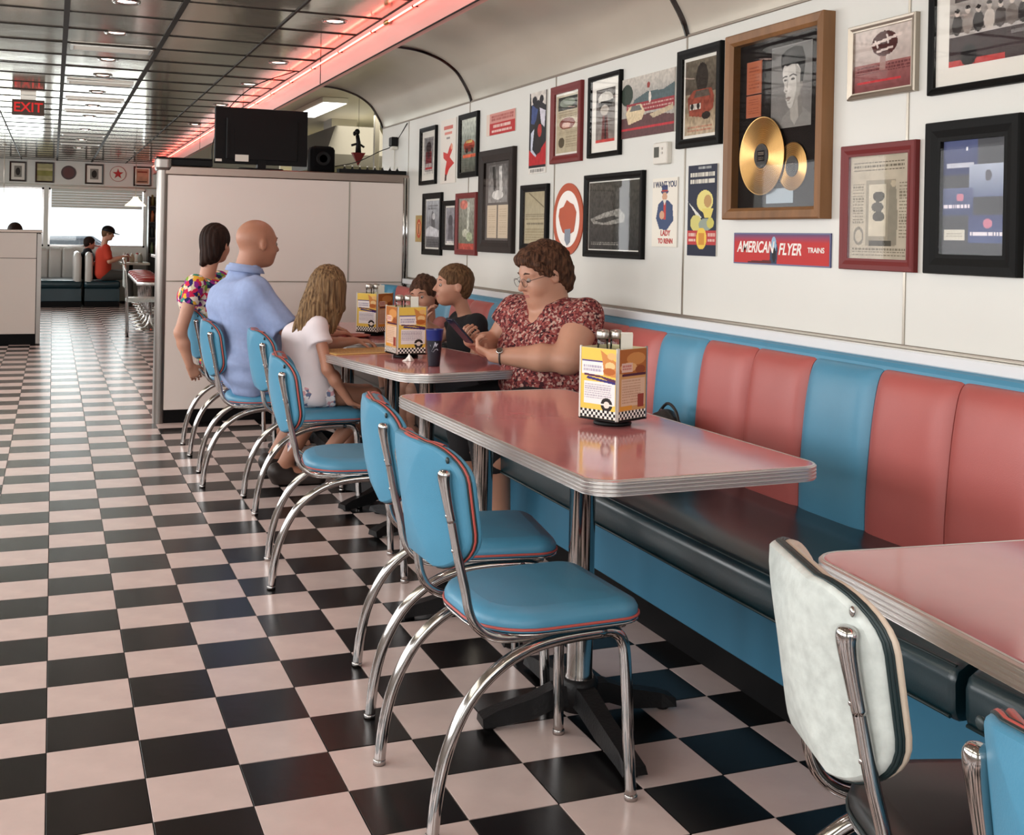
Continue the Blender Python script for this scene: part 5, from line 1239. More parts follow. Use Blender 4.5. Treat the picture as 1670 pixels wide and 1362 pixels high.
# laminated menu lying over the left edge of the second table
mn = thing('paper_menu', 'folded paper menu lying flat across the left end of the second table', 'menu', (1.45, 1.84, .7628), math.radians(12))
m_ = MB(); m_.box(-.19, .19, -.13, .13, 0, .004, ch=.001); m_.build('menu_sheet', MATS['yellow_packet'], mn); pp = Pic(.37, .25, '#d7b27a', .004); pp.r(.03, .05, .97, .95, '#c99b58').rows(.08, .1, .92, .9, 9, '#8c5a34', 5); q = pp.obj('menu_print', mn, 0, gloss_print); q.rotation_euler = (-PI / 2, 0, 0); q.location = (0, 0, .0046)
nb_ = thing('menu_holder', 'silver napkin dispenser on the farthest table', 'dispenser', (1.62, 3.30, .7625), math.radians(8))
m_ = MB(); m_.loft(rrect(-.055, .055, -.045, .045, .012), [(0, 0), (0, .10), (-.006, .108)]); m_.build('dispenser_case', steel, nb_); m_ = MB(); m_.box(-.04, .04, -.047, -.044, .02, .085); m_.build('face_plate', white_pl, nb_)
plate = thing('plate', 'red plate on the table in front of the bald man', 'plate', (1.60, 2.62, .7625)); m_ = MB(); m_.lathe([(.0, .002), (.07, 0), (.105, .012), (.110, .016), (.10, .016), (.07, .006), (.0, .005)], 28); m_.build('dish', mat('red_glaze', '#a03a30', .3), plate)
bag = thing('handbag', 'small black handbag standing on the bench against the blue channel', 'handbag', (2.23, .09, .470), math.radians(85))
f = Field((-.2, -.12, 0), (.2, .12, .28), .007); f.ell((0, 0, .108), (.135, .062, .108), .01); f.ell((-.045, .01, .165), (.075, .05, .062), .03); f.cut((0, 0, .004), (0, 0, -1)); f.disp(lambda X, Y, Z: .003 * np.sin(60 * X + 30 * Z)); f.build('bag_body', mat('black_leather', '#15110f', .45, bump=.2, bscale=80), bag)
m_ = MB(); m_.tube(spline([(-.12, -.01, .15), (-.09, -.01, .225), (.01, -.015, .245), (.11, -.01, .17)], 5), .006, 8); m_.build('strap', MATS['black_leather'], bag); m_ = MB(); m_.box(-.02, .02, -.012, .012, .205, .224, ch=.003); m_.build('clasp', chrome, bag)
sw = thing('hanging_cloth', 'pale pink and white cloth hanging behind the girl’s chair', 'cloth', (1.05, 1.70, .30))
m_ = MB(); m_.grid(lambda u, v: (.03 + .012 * math.sin(9 * u + 2 * v), -.02 + .115 * u - .03 * v * u, .245 - (.20 + .05 * math.sin(5 * u)) * v), 12, 12); m_.build('cloth_sheet', MATS['pale_floral_cloth'], sw)

# ================================================================== ON TOP OF THE PARTITION
ZT = 1.812
tv = thing('television', 'black flat television on the partition, seen from its back', 'television', (1.39, 4.60, ZT), math.radians(2))
m_ = MB(); m_.loft(rrect(-.335, .335, -.02, .02, .006), [(-.003, .035), (0, .038), (0, .437), (-.003, .44)]); m_.build('tv_case', mat('tv_black', '#060506', .5, spec=.2), tv)
m_ = MB(); m_.loft(rrect(-.26, .26, -.045, -.018, .01), [(0, .07), (0, .36)]); m_.box(-.20, -.19, -.05, -.044, .12, .29); m_.box(-.24, -.235, -.05, -.044, .10, .32); m_.build('rear_cover', black_pl, tv)
m_ = MB(); m_.box(-.03, .03, -.03, .03, .004, .08, ch=.004); m_.loft(rrect(-.16, .16, -.045, .055, .03), [(0, 0), (0, .006), (-.004, .009)]); m_.build('stand', black_pl, tv)
m_ = MB(); m_.box(-.195, -.100, -.0475, -.0445, .052, .10); m_.box(-.33, -.285, -.0225, -.0195, .048, .066); m_.build('rating_label', white_pl, tv, 'white rating stickers')
bx = thing('media_box', 'flat black box at the left end of the partition top', 'media box', (.86, 4.66, ZT)); m_ = MB(); m_.box(-.15, .185, -.08, .10, .006, .052, ch=.003); m_.build('box_case', black_pl, bx); m_ = MB(); m_.box(-.20, .185, -.085, .11, .052, .062, ch=.002); m_.build('box_lid', black_pl, bx)
m_ = MB(); [m_.lathe([(.01, 0), (.01, .007)], 10, c=(x, y, 0)) for x in (-.12, .15) for y in (-.06, .08)]; m_.build('feet', black_pl, bx)
sp = thing('loudspeaker', 'black rounded loudspeaker just right of the television', 'loudspeaker', (1.845, 4.655, ZT)); m_ = MB(); m_.loft(rrect(-.095, .09, -.07, .07, .03), [(-.006, 0), (0, .006), (0, .165), (-.01, .185), (-.04, .195)], smooth=True); m_.build('speaker_case', mat('speaker_black', '#060607', .8, spec=.1), sp); m_ = MB(); m_.M = Matrix.Rotation(PI / 2, 4, 'X'); m_.lathe([(.05, .07), (.055, .074), (.048, .074), (.02, .068)], 20, c=(0, .10, 0)); m_.build('speaker_cone', black_pl, sp)
tray = thing('black_tray', 'long black tray of small bottles on the right end of the partition top', 'tray', (2.22, 4.60, ZT), 0); m_ = MB(); m_.box(-.26, .255, -.045, .045, 0, .006, ch=.001)
for b_ in ((-.26, .255, -.045, -.041), (-.26, .255, .041, .045), (-.26, -.256, -.045, .045), (.251, .255, -.045, .045)): m_.box(*b_, .006, .03)
m_.build('tray_shell', black_pl, tray)
bm = MB(); bm.lathe([(.0, 0), (.011, 0), (.011, .03), (.005, .038), (.005, .046), (.0, .046)], 10); bme = bm.mesh('bottle_body', mat('dark_bottle', '#1d1a1c', .15)); cm = MB(); cm.lathe([(.006, .044), (.006, .054), (.0, .055)], 8); cme = cm.mesh('cap', white_pl)
for q in range(8):
    b = thing('small_bottle', 'tiny dark bottle, %s from the left in the long black tray' % ('first', 'second', 'third', 'fourth', 'fifth', 'sixth', 'seventh', 'eighth')[q], 'bottle', (2.01 + .058 * q, 4.60, ZT + .006), 0, 'tiny bottles in the black tray'); place('bottle_body', bme, b, (0, 0, 0)); place('cap', cme, b, (0, 0, 0))
# cables
cab = thing('cable', 'black cable hanging from the ceiling strip down to the television', 'cable', (1.05, 4.66, ZT)); m_ = MB(); m_.tube(spline([(.0, .0, .06), (.01, .02, .20), (.10, .05, .42), (.30, .05, .62), (.60, .0, .745)], 6), .004, 6); m_.build('cable_run', black_pl, cab)
cab = thing('cable', 'thin black cable strung from the partition top up to the wall by the speaker box', 'cable', (1.95, 4.66, ZT)); m_ = MB(); m_.tube(spline([(0, 0, .05), (.20, .12, .10), (.42, .30, .20), (.536, .30, .26), (.540, -.05, .40)], 6), .0035, 6); m_.build('cable_run', black_pl, cab)
cam_b = thing('wall_speaker', 'small black box with a white base fixed high on the wall beyond the partition', 'wall box', (2.47, 4.90, 2.04), 0); m_ = MB(); m_.box(-.03, .022, -.04, .04, .012, .085, ch=.006); m_.build('box_case', black_pl, cam_b); m_ = MB(); m_.box(-.02, .022, -.035, .035, -.012, .012, ch=.002); m_.tube([(.015, .03, -.01), (.015, .03, -.10), (.015, .035, -.20)], .004, 6); m_.build('socket', white_pl, cam_b)
rk = thing('hanging_ornament', 'dark red and black figure ornament hanging beyond the partition', 'ornament', (2.36, 5.6, 1.93)); m_ = MB(); m_.add([(-.055, -.03, .11), (.055, -.03, .11), (.055, .03, .11), (-.055, .03, .11), (0, 0, .0)], [(0, 1, 4), (1, 2, 4), (2, 3, 4), (3, 0, 4), (3, 2, 1, 0)]); m_.build('pointed_base', red_fr, rk)
m_ = MB(); m_.tube([(0, 0, .11), (.0, 0, .20), (-.01, 0, .26)], [.026, .02, .016], 8); m_.ell((-.012, 0, .285), (.024, .022, .026), 10, 8); m_.ell((-.035, 0, .27), (.014, .014, .02), 8, 6); m_.tube([(-.06, 0, .17), (0, 0, .19), (.05, 0, .16)], .010, 6); m_.tube([(0, 0, .30), (0, 0, .665)], .0015, 5); m_.build('figure', black_pl, rk)
# kitchen fittings glimpsed above the partition
fx_ = thing('ceiling_light', 'bright fluorescent panel in the kitchen ceiling seen above the partition', 'ceiling light', (2.36, 7.2, 2.55)); m_ = MB(); m_.box(-.12, .12, -.72, .72, 0, .048, ch=.004); m_.build('housing', white_pl, fx_); m_ = MB(); m_.box(-.105, .105, -.70, .70, -.004, 0); m_.build('diffuser', fluor_m, fx_)
hood = thing('extractor_hood', 'dark grey extractor hood in the kitchen behind the television', 'hood', (2.9, 8.6, 2.05)); m_ = MB(); m_.loft([(-.35, -.9), (.35, -.9), (.35, .9), (-.35, .9)], [(0, 0), (0, .12), (-.12, .42)]); m_.build('hood_body', mat('dark_steel', '#4b4741', .4, .8), hood); m_ = MB(); m_.box(-.14, .14, -.2, .2, .42, .55); m_.build('duct', steel, hood)
rack = thing('steel_shelving', 'pale steel kitchen shelving seen through the arch beyond the partition', 'shelving', (3.5, 9.9, 0)); 
for z in (.5, 1.0, 1.5, 1.95, 2.25): m_ = MB(); m_.box(-.7, .7, -.25, .25, z, z + .03, ch=.004); m_.build('shelf', steel, rack)
for x in (-.69, .69):
    for y in (-.24, .24): m_ = MB(); m_.tube([(x, y, 0), (x, y, 2.4)], .014, 8); m_.build('post', chrome, rack)
rail = thing('pipe_rail', 'pale pipe rails crossing the kitchen wall seen through the arch', 'pipes', (3.72, 8.4, 2.2))
for z_, y_ in ((.02, .0), (.10, .25), (-.12, .1)): m_ = MB(); m_.tube([(-.40, y_ - 1.6, z_ - .03), (.45, y_ + 1.2, z_ + .05)], .014, 8); m_.build('pipe', white_pl, rail)
psts = thing('steel_post', 'dark steel post standing in the kitchen beyond the arch', 'post', (2.86, 6.9, 0)); m_ = MB(); m_.loft(rrect(-.025, .025, -.025, .025, .006), [(0, 0), (0, 2.6)]); m_.build('post_tube', mat('dull_steel', '#6b655c', .4, .7), psts)
wl = thing('warm_wall_lamp', 'warm yellow strip light low on the kitchen wall beyond the arch', 'lamp', (3.4, 10.55, 2.02)); m_ = MB(); m_.box(-.75, .75, -.03, .03, -.05, .05, ch=.01); m_.build('lamp_cover', emit('warm_strip', '#ffe9a0', 1.2), wl)
pend_pos = ((1.22, 15.6), (-.72, 15.6))
for i, (x, y) in enumerate(pend_pos):
    t = thing('pendant_lamp', ('cream glass pendant lamp hanging in front of the right end of the far window', 'cream glass pendant lamp hanging at the far left edge')[i], 'lamp', (x, y, 1.74), 0, 'cream pendant lamps'); m_ = MB(); m_.lathe([(.165, 0), (.155, .02), (.09, .075), (.05, .12), (.04, .15), (.0, .152)], 24, cap=False); m_.build('shade', shade_m, t)
    m_ = MB(); m_.tube([(0, 0, .15), (0, 0, .89)], .005, 6); m_.lathe([(.03, .875), (.04, .885), (.04, .889)], 12); m_.build('cord', seam_m, t)
area('kitchen_lamp', (3.3, 7.5, 2.5), (0, 0, 0), 1.2, 2.5, 110, (1, .97, .82))

# ================================================================== CEILING FITTINGS
ds = [(.352, y) for y in (-2.55, -.70, 1.13, 2.92, 4.02, 5.28, 6.25, 7.5, 8.8, 10.0, 11.9, 13.7, 15.5)] + [(1.54, y) for y in (-2.4, -.6, 1.2, 2.95, 4.80, 6.2, 8.0, 10.3)]
lm = MB(); lm.lathe([(.078, 0), (.074, -.006), (.060, -.004), (.055, .004)], 28, cap=False); lring = lm.mesh('trim_ring', chrome); lm = MB(); lm.lathe([(.055, .003), (.03, -.002), (.0, -.003)], 24, cap=False); lbulb = lm.mesh('lamp', lamp_m)
for x, y in ds:
    k_ = ds.index((x, y)); od = ('nearest', 'second', 'third', 'fourth', 'fifth', 'sixth', 'seventh', 'eighth', 'ninth', 'tenth', 'eleventh', 'twelfth', 'farthest')
    t = thing('recessed_downlight', ('%s recessed downlight in the row over the aisle' % od[k_]) if x < 1 else ('%s recessed downlight in the row beside the neon strip' % od[k_ - 13]), 'downlight', (x, y, ZC - .001), 0, 'recessed downlights over the aisle' if x < 1 else 'recessed downlights beside the neon strip'); place('trim_ring', lring, t, (0, 0, 0)); place('lamp', lbulb, t, (0, 0, 0))
    if -1 < y < 9:
        L = bpy.data.lights.new('downlight_beam', 'SPOT'); L.energy = 9; L.spot_size = 1.9; L.spot_blend = .6; L.color = (1, .86, .78); L.shadow_soft_size = .05; lo_ = bpy.data.objects.new('downlight_beam', L); COL.objects.link(lo_); lo_.location = (x, y, ZC - .03)
vf = MB()
for b_ in ((-.27, .27, -.115, -.095), (-.27, .27, .095, .115), (-.27, -.25, -.095, .095), (.25, .27, -.095, .095)): vf.box(*b_, -.012, 0)
vfm = vf.mesh('vent_frame', steel); vs_m = MB(); vs_m.add([(-.25, -.012, -.002), (.25, -.012, -.002), (.25, .012, -.011), (-.25, .012, -.011), (-.25, -.011, 0), (.25, -.011, 0), (.25, .013, -.009), (-.25, .013, -.009)], [(0, 3, 2, 1), (4, 5, 6, 7), (0, 1, 5, 4), (3, 7, 6, 2), (0, 4, 7, 3), (1, 2, 6, 5)]); vsm = vs_m.mesh('slat', white_pl); vb = MB(); vb.box(-.25, .25, -.095, .095, -.001, .0); vbm = vb.mesh('duct_back', black_pl)
for y in (4.72, 6.78, 8.2, 9.45, 12.8, 14.6):
    t = thing('ceiling_vent', '%s slatted air vent between the downlights over the aisle' % {4.72: 'nearest', 6.78: 'second', 8.2: 'third', 9.45: 'fourth', 12.8: 'fifth', 14.6: 'farthest'}[y], 'vent', (.352, y, ZC - .001), 0, 'air vents over the aisle'); place('vent_frame', vfm, t, (0, 0, 0)); place('duct_back', vbm, t, (0, 0, 0))
    for q in range(7): place('slat', vsm, t, (0, -.078 + .026 * q, 0))
ex = thing('exit_sign', 'red EXIT sign hanging from the mirror ceiling at top left', 'exit sign', (-.25, 8.2, 2.44)); m_ = MB(); m_.loft(rrect(-.145, .145, -.022, .022, .008), [(-.003, 0), (0, .003), (0, .147), (-.003, .15)]); m_.build('sign_case', mat('smoky_acrylic', '#4d3f38', .5, spec=.2), ex)
text('EXIT', .128, emit('exit_red', '#b01816', .75), ex, (0, -.024, .072), name='exit_lettering', bold=.002); m_ = MB(); m_.box(-.07, .07, -.02, .02, .15, .188); m_.build('mount', steel, ex)

# ================================================================== PICTURES ON THE WALLS
def picture(name, label, cat, Y, z, w, h, frame=None, fw=.022, depth=.022, board=0.0, boardm=None, pic=None, glass=True, wall='right', tilt=0.0, group=None, X=None):
    if wall == 'right': t = thing(name, label, cat, (XW - .0045, Y, z), -PI / 2, group)
    else: t = thing(name, label, cat, (X, YF - .001, z), 0, group)
    t.rotation_euler.y = tilt
    W2, H2 = w / 2, h / 2; y_print = -.0062
    if frame is not None:
        m_ = MB(); m_.M = Matrix.Rotation(PI / 2, 4, 'X'); o = [(-W2, -H2), (W2, -H2), (W2, H2), (-W2, H2)]
        m_.loft(o, [(0, .0), (0, depth * .8), (-.003, depth), (-fw * .45, depth * .92), (-fw * .8, depth * .72), (-fw, depth * .70), (-fw, .004), (-fw * .9, 0)], cap0=False, cap1=False); m_.build('frame', frame, t)
        y_print = -.006
    else: fw = 0
    m_ = MB(); m_.box(-W2 + fw * .9, W2 - fw * .9, -.005, -.0005, -H2 + fw * .9, H2 - fw * .9); m_.build('backing', boardm or board_m, t)
    pw, ph = w - 2 * fw - 2 * board, h - 2 * fw - 2 * board
    if pic is not None:
        P = pic(pw, ph); P.obj('print', t, y_print, print_m if frame is not None else gloss_print)
    if frame is not None and glass: m_ = MB(); m_.add([(-W2 + fw, -depth * .68, -H2 + fw), (W2 - fw, -depth * .68, -H2 + fw), (W2 - fw, -depth * .68, H2 - fw), (-W2 + fw, -depth * .68, H2 - fw)], [(0, 1, 2, 3)]); m_.build('glass', pane_m, t)
    return t
def pp_photo(bg, items, seed=1, amp=.35, sc=60):
    def f(w, h):
        p = Pic(w, h, bg)
        for it in items: getattr(p, it[0])(*it[1:])
        if amp: p.n(amp, sc, seed)
        return p
    return f
I = {}
I[1] = pp_photo('#8f8a86', [('g', 0, 1, '#dcd8d0', '#8a8683'), ('r', .12, .08, .9, .96, '#7d7a7a'), ('e', .5, .72, .26, .16, '#3c2f30'), ('r', .2, .30, .8, .62, '#7a2e35'), ('p', [(.2, .3), (.8, .3), (.88, .1), (.15, .1)], '#b8a9a4'), ('r', .15, .14, .88, .19, '#b03a40'), ('e', .5, .52, .16, .1, '#4a2328')], 2)
I[2] = pp_photo('#ded8ce', [('r', .2, .84, .8, .9, '#c26a5e'), ('r', .25, .76, .75, .80, '#d1877a'), ('r', .38, .69, .62, .72, '#8f8784'), ('p', [(.72, .62), (.80, .52), (.62, .40), (.92, .30), (.60, .22), (.45, .12), (.30, .04), (.34, .22), (.42, .34), (.20, .40), (.18, .50), (.48, .46), (.58, .55)], '#c2302a'), ('p', [(.30, .04), (.42, .04), (.44, .13), (.34, .15)], '#3a2522'), ('e', .74, .56, .07, .045, '#d99a80')], 3, 0)
I[3] = pp_photo('#8a8f86', [('g', .55, 1, '#8c948a', '#c9ccc0'), ('g', 0, .55, '#5a5a50', '#7c8478'), ('e', .5, .50, .36, .11, '#a8442f'), ('r', .22, .38, .80, .50, '#7e3226'), ('r', .1, .27, .95, .33, '#d86a4c'), ('e', .35, .4, .08, .05, '#2a211e'), ('e', .7, .4, .08, .05, '#2a211e'), ('r', .3, .55, .7, .60, '#c9aa6a')], 4)
I[4] = pp_photo('#b12f30', [('r', 0, 0, .12, 1, '#d8c6b8'), ('r', .12, .55, 1, 1, '#c98f85'), ('rows', .18, .62, .95, .92, 2, '#8d2525', 2, .7), ('rows', .25, .30, .85, .48, 1, '#efe3d8', 3, .7), ('rows', .2, .08, .9, .24, 1, '#efe3d8', 5, .6)], 5, 0)
I[5] = pp_photo('#1b1a20', [('p', [(.05, 1), (.95, 1), (.95, .82), (.5, .9), (.1, .84)], '#cfc9c0'), ('e', .3, .9, .14, .05, '#1b1a20'), ('e', .7, .9, .12, .05, '#1b1a20'), ('p', [(.15, .85), (.5, .78), (.35, .6), (.1, .62)], '#3a4a7a'), ('p', [(.6, .8), (.95, .75), (.9, .55), (.7, .6)], '#d0cdd6'), ('e', .5, .5, .28, .16, '#1a1412'), ('p', [(.1, .5), (.3, .55), (.2, .3), (.5, .2), (.3, .12), (.1, .25)], '#bfc3cf'), ('p', [(0, .1), (0, .3), (.4, .2), (1, .38), (1, .1)], '#b0262a'), ('e', .55, .34, .2, .1, '#241a1a'), ('r', 0, 0, 1, .07, '#d8d4cc'), ('rows', .1, .01, .9, .06, 1, '#1b1a20', 3, .7), ('e', .62, .52, .12, .08, '#a8332e')], 6, .2)
I[6] = pp_photo('#b9ac92', [('r', .08, .74, .95, .96, '#3a3a36'), ('e', .5, .86, .35, .08, '#7a8272'), ('rows', .1, .60, .95, .72, 3, '#8a7d68', 2), ('e', .5, .5, .36, .10, '#7a3a30'), ('e', .45, .47, .2, .05, '#c9a090'), ('rows', .1, .30, .95, .42, 4, '#9b8d76', 3), ('e', .25, .18, .14, .09, '#5b5040'), ('rows', .45, .08, .95, .28, 5, '#8a7d68', 7)], 7, .12)
I[7] = pp_photo('#a98f5a', [('e', .5, .5, .35, .36, '#b5482c'), ('e', .5, .5, .22, .24, '#cfae74'), ('r', .4, .3, .6, .7, '#8a3a26')], 8, .1)
I[8] = pp_photo('#7e8084', [('g', 0, 1, '#4c4d50', '#aeb0b4'), ('rows', .15, .80, .85, .92, 2, '#3b3b3d', 2), ('p', [(.45, .78), (.62, .7), (.66, .3), (.36, .3), (.4, .7)], '#57585c'), ('p', [(0, .38), (.3, .46), (1, .36), (1, .22), (0, .24)], '#c9c9cc'), ('e', .55, .66, .1, .07, '#d8d6d6'), ('rows', .1, .04, .9, .18, 3, '#1e1e20', 4)], 9)
I[9] = pp_photo('#8d8b90', [('e', .5, .62, .24, .18, '#454349'), ('p', [(.3, .5), (.75, .5), (.8, .1), (.2, .1)], '#5d5b60'), ('r', .1, 0, .9, .06, '#d8d4d0')], 10)
I[10] = pp_photo('#7f7d6c', [('g', 0, 1, '#5e6350', '#96958a'), ('e', .3, .88, .24, .09, '#c77466'), ('p', [(.52, .95), (.66, .9), (.62, .4), (.74, .2), (.44, .2), (.5, .5)], '#b9baac'), ('e', .4, .32, .18, .08, '#c3c4b0'), ('e', .65, .25, .18, .09, '#a3ab8c'), ('r', 0, 0, 1, .12, '#b34a3c')], 11, .4, 80)
I[12] = pp_photo('#b5a98c', [('g', .5, 1, '#b0a68c', '#a89c7e'), ('ln', .2, .98, .9, .7, .012, '#6f664e'), ('rows', .05, .46, .95, .58, 3, '#6d6248', 2), ('rows', .1, .36, .9, .41, 1, '#2e2a20', 6, .9), ('rows', .05, .05, .95, .30, 5, '#8a7d60', 3)], 12, .1)
I[14] = pp_photo('#9a938c', [('g', 0, 1, '#8a8078', '#55504c'), ('e', .5, .80, .40, .14, '#c9c4ba'), ('p', [(.1, .76), (.9, .78), (.85, .66), (.2, .64)], '#26221f'), ('e', .45, .60, .22, .10, '#b0a69a'), ('p', [(.35, .5), (.6, .5), (.7, .0), (.3, .0)], '#6a3532'), ('r', .48, .05, .56, .5, '#2e2320'), ('r', 0, 0, 1, .06, '#c0453f')], 14, .25)
I[15] = pp_photo('#a8a39a', [('g', .62, 1, '#9c9a94', '#c2bbb0'), ('e', .1, .72, .12, .18, '#2f3a30'), ('p', [(.25, .62), (.5, .72), (.8, .70), (1, .78), (1, .52), (.2, .50)], '#4e5e60'), ('r', .1, .40, 1, .56, '#8d3138'), ('rows', .12, .42, .98, .54, 2, '#d1b7aa', 2, .5, .6), ('p', [(0, 0), (1, 0), (1, .28), (.6, .36), (0, .34)], '#5b3b3b'), ('p', [(.08, .42), (.16, .52), (.38, .54), (.46, .40), (.40, .28), (.14, .22)], '#d2bf9c'), ('p', [(.16, .44), (.2, .52), (.36, .52), (.4, .44)], '#6b6a66'), ('p', [(.55, .34), (.98, .44), (.98, .36), (.62, .27)], '#b9a88c'), ('r', 0, .12, 1, .16, '#b5323a'), ('e', .55, .62, .025, .09, '#d8cfc4'), ('e', .52, .82, .03, .05, '#8a3a34')], 15, .2, 120)
I[16] = pp_photo('#8a7b66', [('g', .55, 1, '#4d443a', '#6e6455'), ('g', 0, .3, '#b9a78e', '#98866c'), ('e', .55, .75, .2, .2, '#322b25'), ('p', [(.08, .50), (.3, .60), (.85, .60), (.95, .48), (.92, .32), (.6, .22), (.15, .26)], '#8c4636'), ('p', [(.3, .5), (.36, .58), (.76, .58), (.82, .50)], '#5a4e44'), ('r', .16, .34, .52, .42, '#cfc8bc'), ('e', .24, .38, .05, .04, '#2b2623'), ('e', .44, .38, .05, .04, '#2b2623'), ('e', .7, .24, .14, .05, '#2e2622'), ('rows', .1, .04, .9, .12, 2, '#a85b48', 3)], 16, .35, 90)
I[17] = pp_photo('#3c3a36', [('g', 0, 1, '#2f2e2c', '#45423b'), ('p', [(.02, .45), (.3, .54), (.6, .60), (.72, .50), (.70, .40), (.4, .36), (.1, .38)], '#8d8a82'), ('p', [(.1, .43), (.5, .50), (.62, .46), (.3, .39)], '#3c3a36'), ('rows', .05, .06, .6, .12, 2, '#9a968c', 3, .5)], 17, .55, 110)
I[18] = pp_photo('#e2ddd0', [('e', .50, .80, .15, .035, '#39436a'), ('r', .38, .80, .62, .90, '#39436a'), ('r', .38, .80, .62, .83, '#a33a34'), ('e', .5, .73, .10, .065, '#c79b7e'), ('p', [(.25, .62), (.42, .68), (.62, .68), (.82, .60), (.86, .38), (.6, .24), (.30, .26), (.16, .42)], '#3a4a6c'), ('r', .46, .40, .56, .64, '#b5403a'), ('e', .40, .46, .10, .06, '#c79b7e'), ('p', [(.42, .69), (.58, .69), (.5, .60)], '#d8d2c4')], 18, 0)
I[19] = pp_photo('#1a2035', [('rows', .08, .78, .92, .93, 2, '#d8d4c6', 2, .62, .95), ('rows', .35, .95, .8, .99, 1, '#bfc3c0', 3, .6), ('e', .60, .60, .28, .12, '#dcd07e'), ('e', .70, .60, .13, .07, '#b58f5a'), ('p', [(.5, .52), (.9, .52), (.82, .42), (.6, .42)], '#d8c668'), ('p', [(0, .60), (.4, .46), (.5, .42), (.4, .40)], '#d6d6cc'), ('e', .3, .36, .2, .09, '#c9c274'), ('e', .62, .34, .22, .07, '#8f9a8c'), ('e', .8, .36, .12, .06, '#c2b95e'), ('r', 0, .12, 1, .28, '#b03536'), ('rows', .04, .14, .30, .26, 2, '#e3cfc0', 5), ('rows', .72, .14, .97, .26, 2, '#e3cfc0', 6), ('e', .5, .19, .18, .12, '#e0bd4a'), ('r', .40, .12, .60, .25, '#c98a34')], 19, 0)
I[22] = pp_photo('#8a5a56', [('g', .45, 1, '#b9aaa2', '#cdbfb6'), ('g', 0, .45, '#7d4646', '#96605c'), ('rows', .05, .28, .95, .42, 3, '#5e2e30', 2, .6, .8), ('r', .45, .32, .54, .60, '#9c7c74'), ('e', .52, .74, .22, .20, '#4a2624'), ('ln', .28, .74, .80, .84, .016, '#d8c8bf'), ('ln', .36, .80, .40, .70, .014, '#d8c8bf'), ('ln', .56, .86, .58, .74, .014, '#d8c8bf'), ('ln', .40, .62, .66, .66, .013, '#cbb8af'), ('r', .05, .14, .8, .18, '#c43a3e')], 22, .15, 90)
I[23] = pp_photo('#b5ab98', [('rows', .06, .84, .92, .95, 3, '#5f584b', 2, .5, .9), ('r', .28, .12, .78, .76, '#958d7c'), ('r', .33, .22, .62, .72, '#c6bda8'), ('n', .1, 30, 3), ('e', .50, .60, .10, .05, '#4d493f'), ('e', .48, .50, .10, .05, '#57534a'), ('e', .50, .41, .10, .05, '#4a463d'), ('p', [(.68, .72), (.78, .72), (.82, .40), (.80, .14), (.66, .14), (.66, .4)], '#857f70'), ('e', .74, .72, .04, .035, '#b0a48e'), ('r', .34, .13, .72, .18, '#4c483f'), ('e', .16, .22, .09, .09, '#7d776a'), ('e', .16, .22, .06, .06, '#b5ab98'), ('rows', .05, .34, .25, .74, 14, '#6d6656', 4, .45, .85), ('rows', .84, .2, .97, .74, 18, '#6d6656', 5, .45, .85), ('rows', .05, .02, .95, .11, 3, '#6d6656', 6, .45, .85)], 23, .06)
I[24] = pp_photo('#8d8580', [('g', .42, 1, '#5f5651', '#b9b0a8'), ('r', 0, 0, 1, .38, '#3a2c2c'), ('r', 0, .37, 1, .42, '#b5aca6'), ('r', .05, .80, .95, .90, '#4a423f')] + [('e', .08 + .105 * k, .52, .052, .13, ('#3c3634', '#8d8179', '#2e2928', '#b9aea4', '#4d4542', '#6f645e', '#332d2c', '#a39890', '#423a37')[k]) for k in range(9)] + [('e', .08 + .105 * k, .67 + .02 * (k % 2), .026, .045, '#c2b4aa') for k in range(9)] + [('e', .08 + .105 * k, .70 + .02 * (k % 2), .026, .025, '#2b2523') for k in range(9)] + [('r', .6, .28, .9, .33, '#6b6260'), ('r', .0, 0, .55, .08, '#b5403e'), ('e', .2, .12, .08, .14, '#1c1717'), ('e', .8, .12, .08, .14, '#1c1717')], 24, .2, 90)
I[25] = pp_photo('#55565a', [('g', .70, 1, '#3b4166', '#5a6288', 0, .55), ('r', .05, .76, .50, .80, '#c9cbd6'), ('e', .38, .92, .02, .015, '#f0f0f6'), ('g', .50, .78, '#6f7a96', '#b9c2d2', .42, 1.0), ('e', .72, .68, .05, .05, '#6a6a72'), ('g', .34, .58, '#4f5878', '#6c7494', 0, .50), ('rows', .02, .40, .45, .44, 1, '#efe6ee', 2, .9, 1), ('e', .28, .50, .06, .035, '#d08a9c'), ('g', .10, .34, '#5c6890', '#565c80', .42, 1), ('rows', .45, .16, .96, .20, 1, '#f3ecf2', 3, .9, 1), ('e', .72, .27, .07, .04, '#d68ca0'), ('r', .03, .12, .36, .22, '#d8d4c6'), ('rows', .07, .15, .32, .19, 2, '#a39c8e', 4, .3)], 25, .06)
def WP(n, label, Y0, Y1, z1, z0, **k):
    d = dict(name='wall_picture', cat='picture'); d.update(k); nm = d.pop('name'); ct = d.pop('cat')
    return picture(nm, label, ct, (Y0 + Y1) / 2, (z0 + z1) / 2, abs(Y0 - Y1), abs(z1 - z0), pic=I.get(n), **d)
WP(1, 'black framed print with a red lower half, top row nearest the partition', 4.236, 3.859, 2.138, 1.723, frame=black_fr, fw=.030, board=.045)
WP(2, 'white tin sign with a red and black leaping figure, no frame', 3.772, 3.45, 2.156, 1.718, name='tin_sign', cat='sign')
WP(3, 'black framed red car print right of the white tin sign', 3.365, 2.998, 2.157, 1.74, frame=black_fr, fw=.035, board=0)
WP(4, 'small red horizontal tin sign with white lettering', 2.863, 2.383, 2.113, 1.981, name='tin_sign', cat='sign')
WP(5, 'narrow dark blue, black and red tin poster without a frame', 2.162, 1.922, 2.171, 1.716, name='tin_sign', cat='sign')
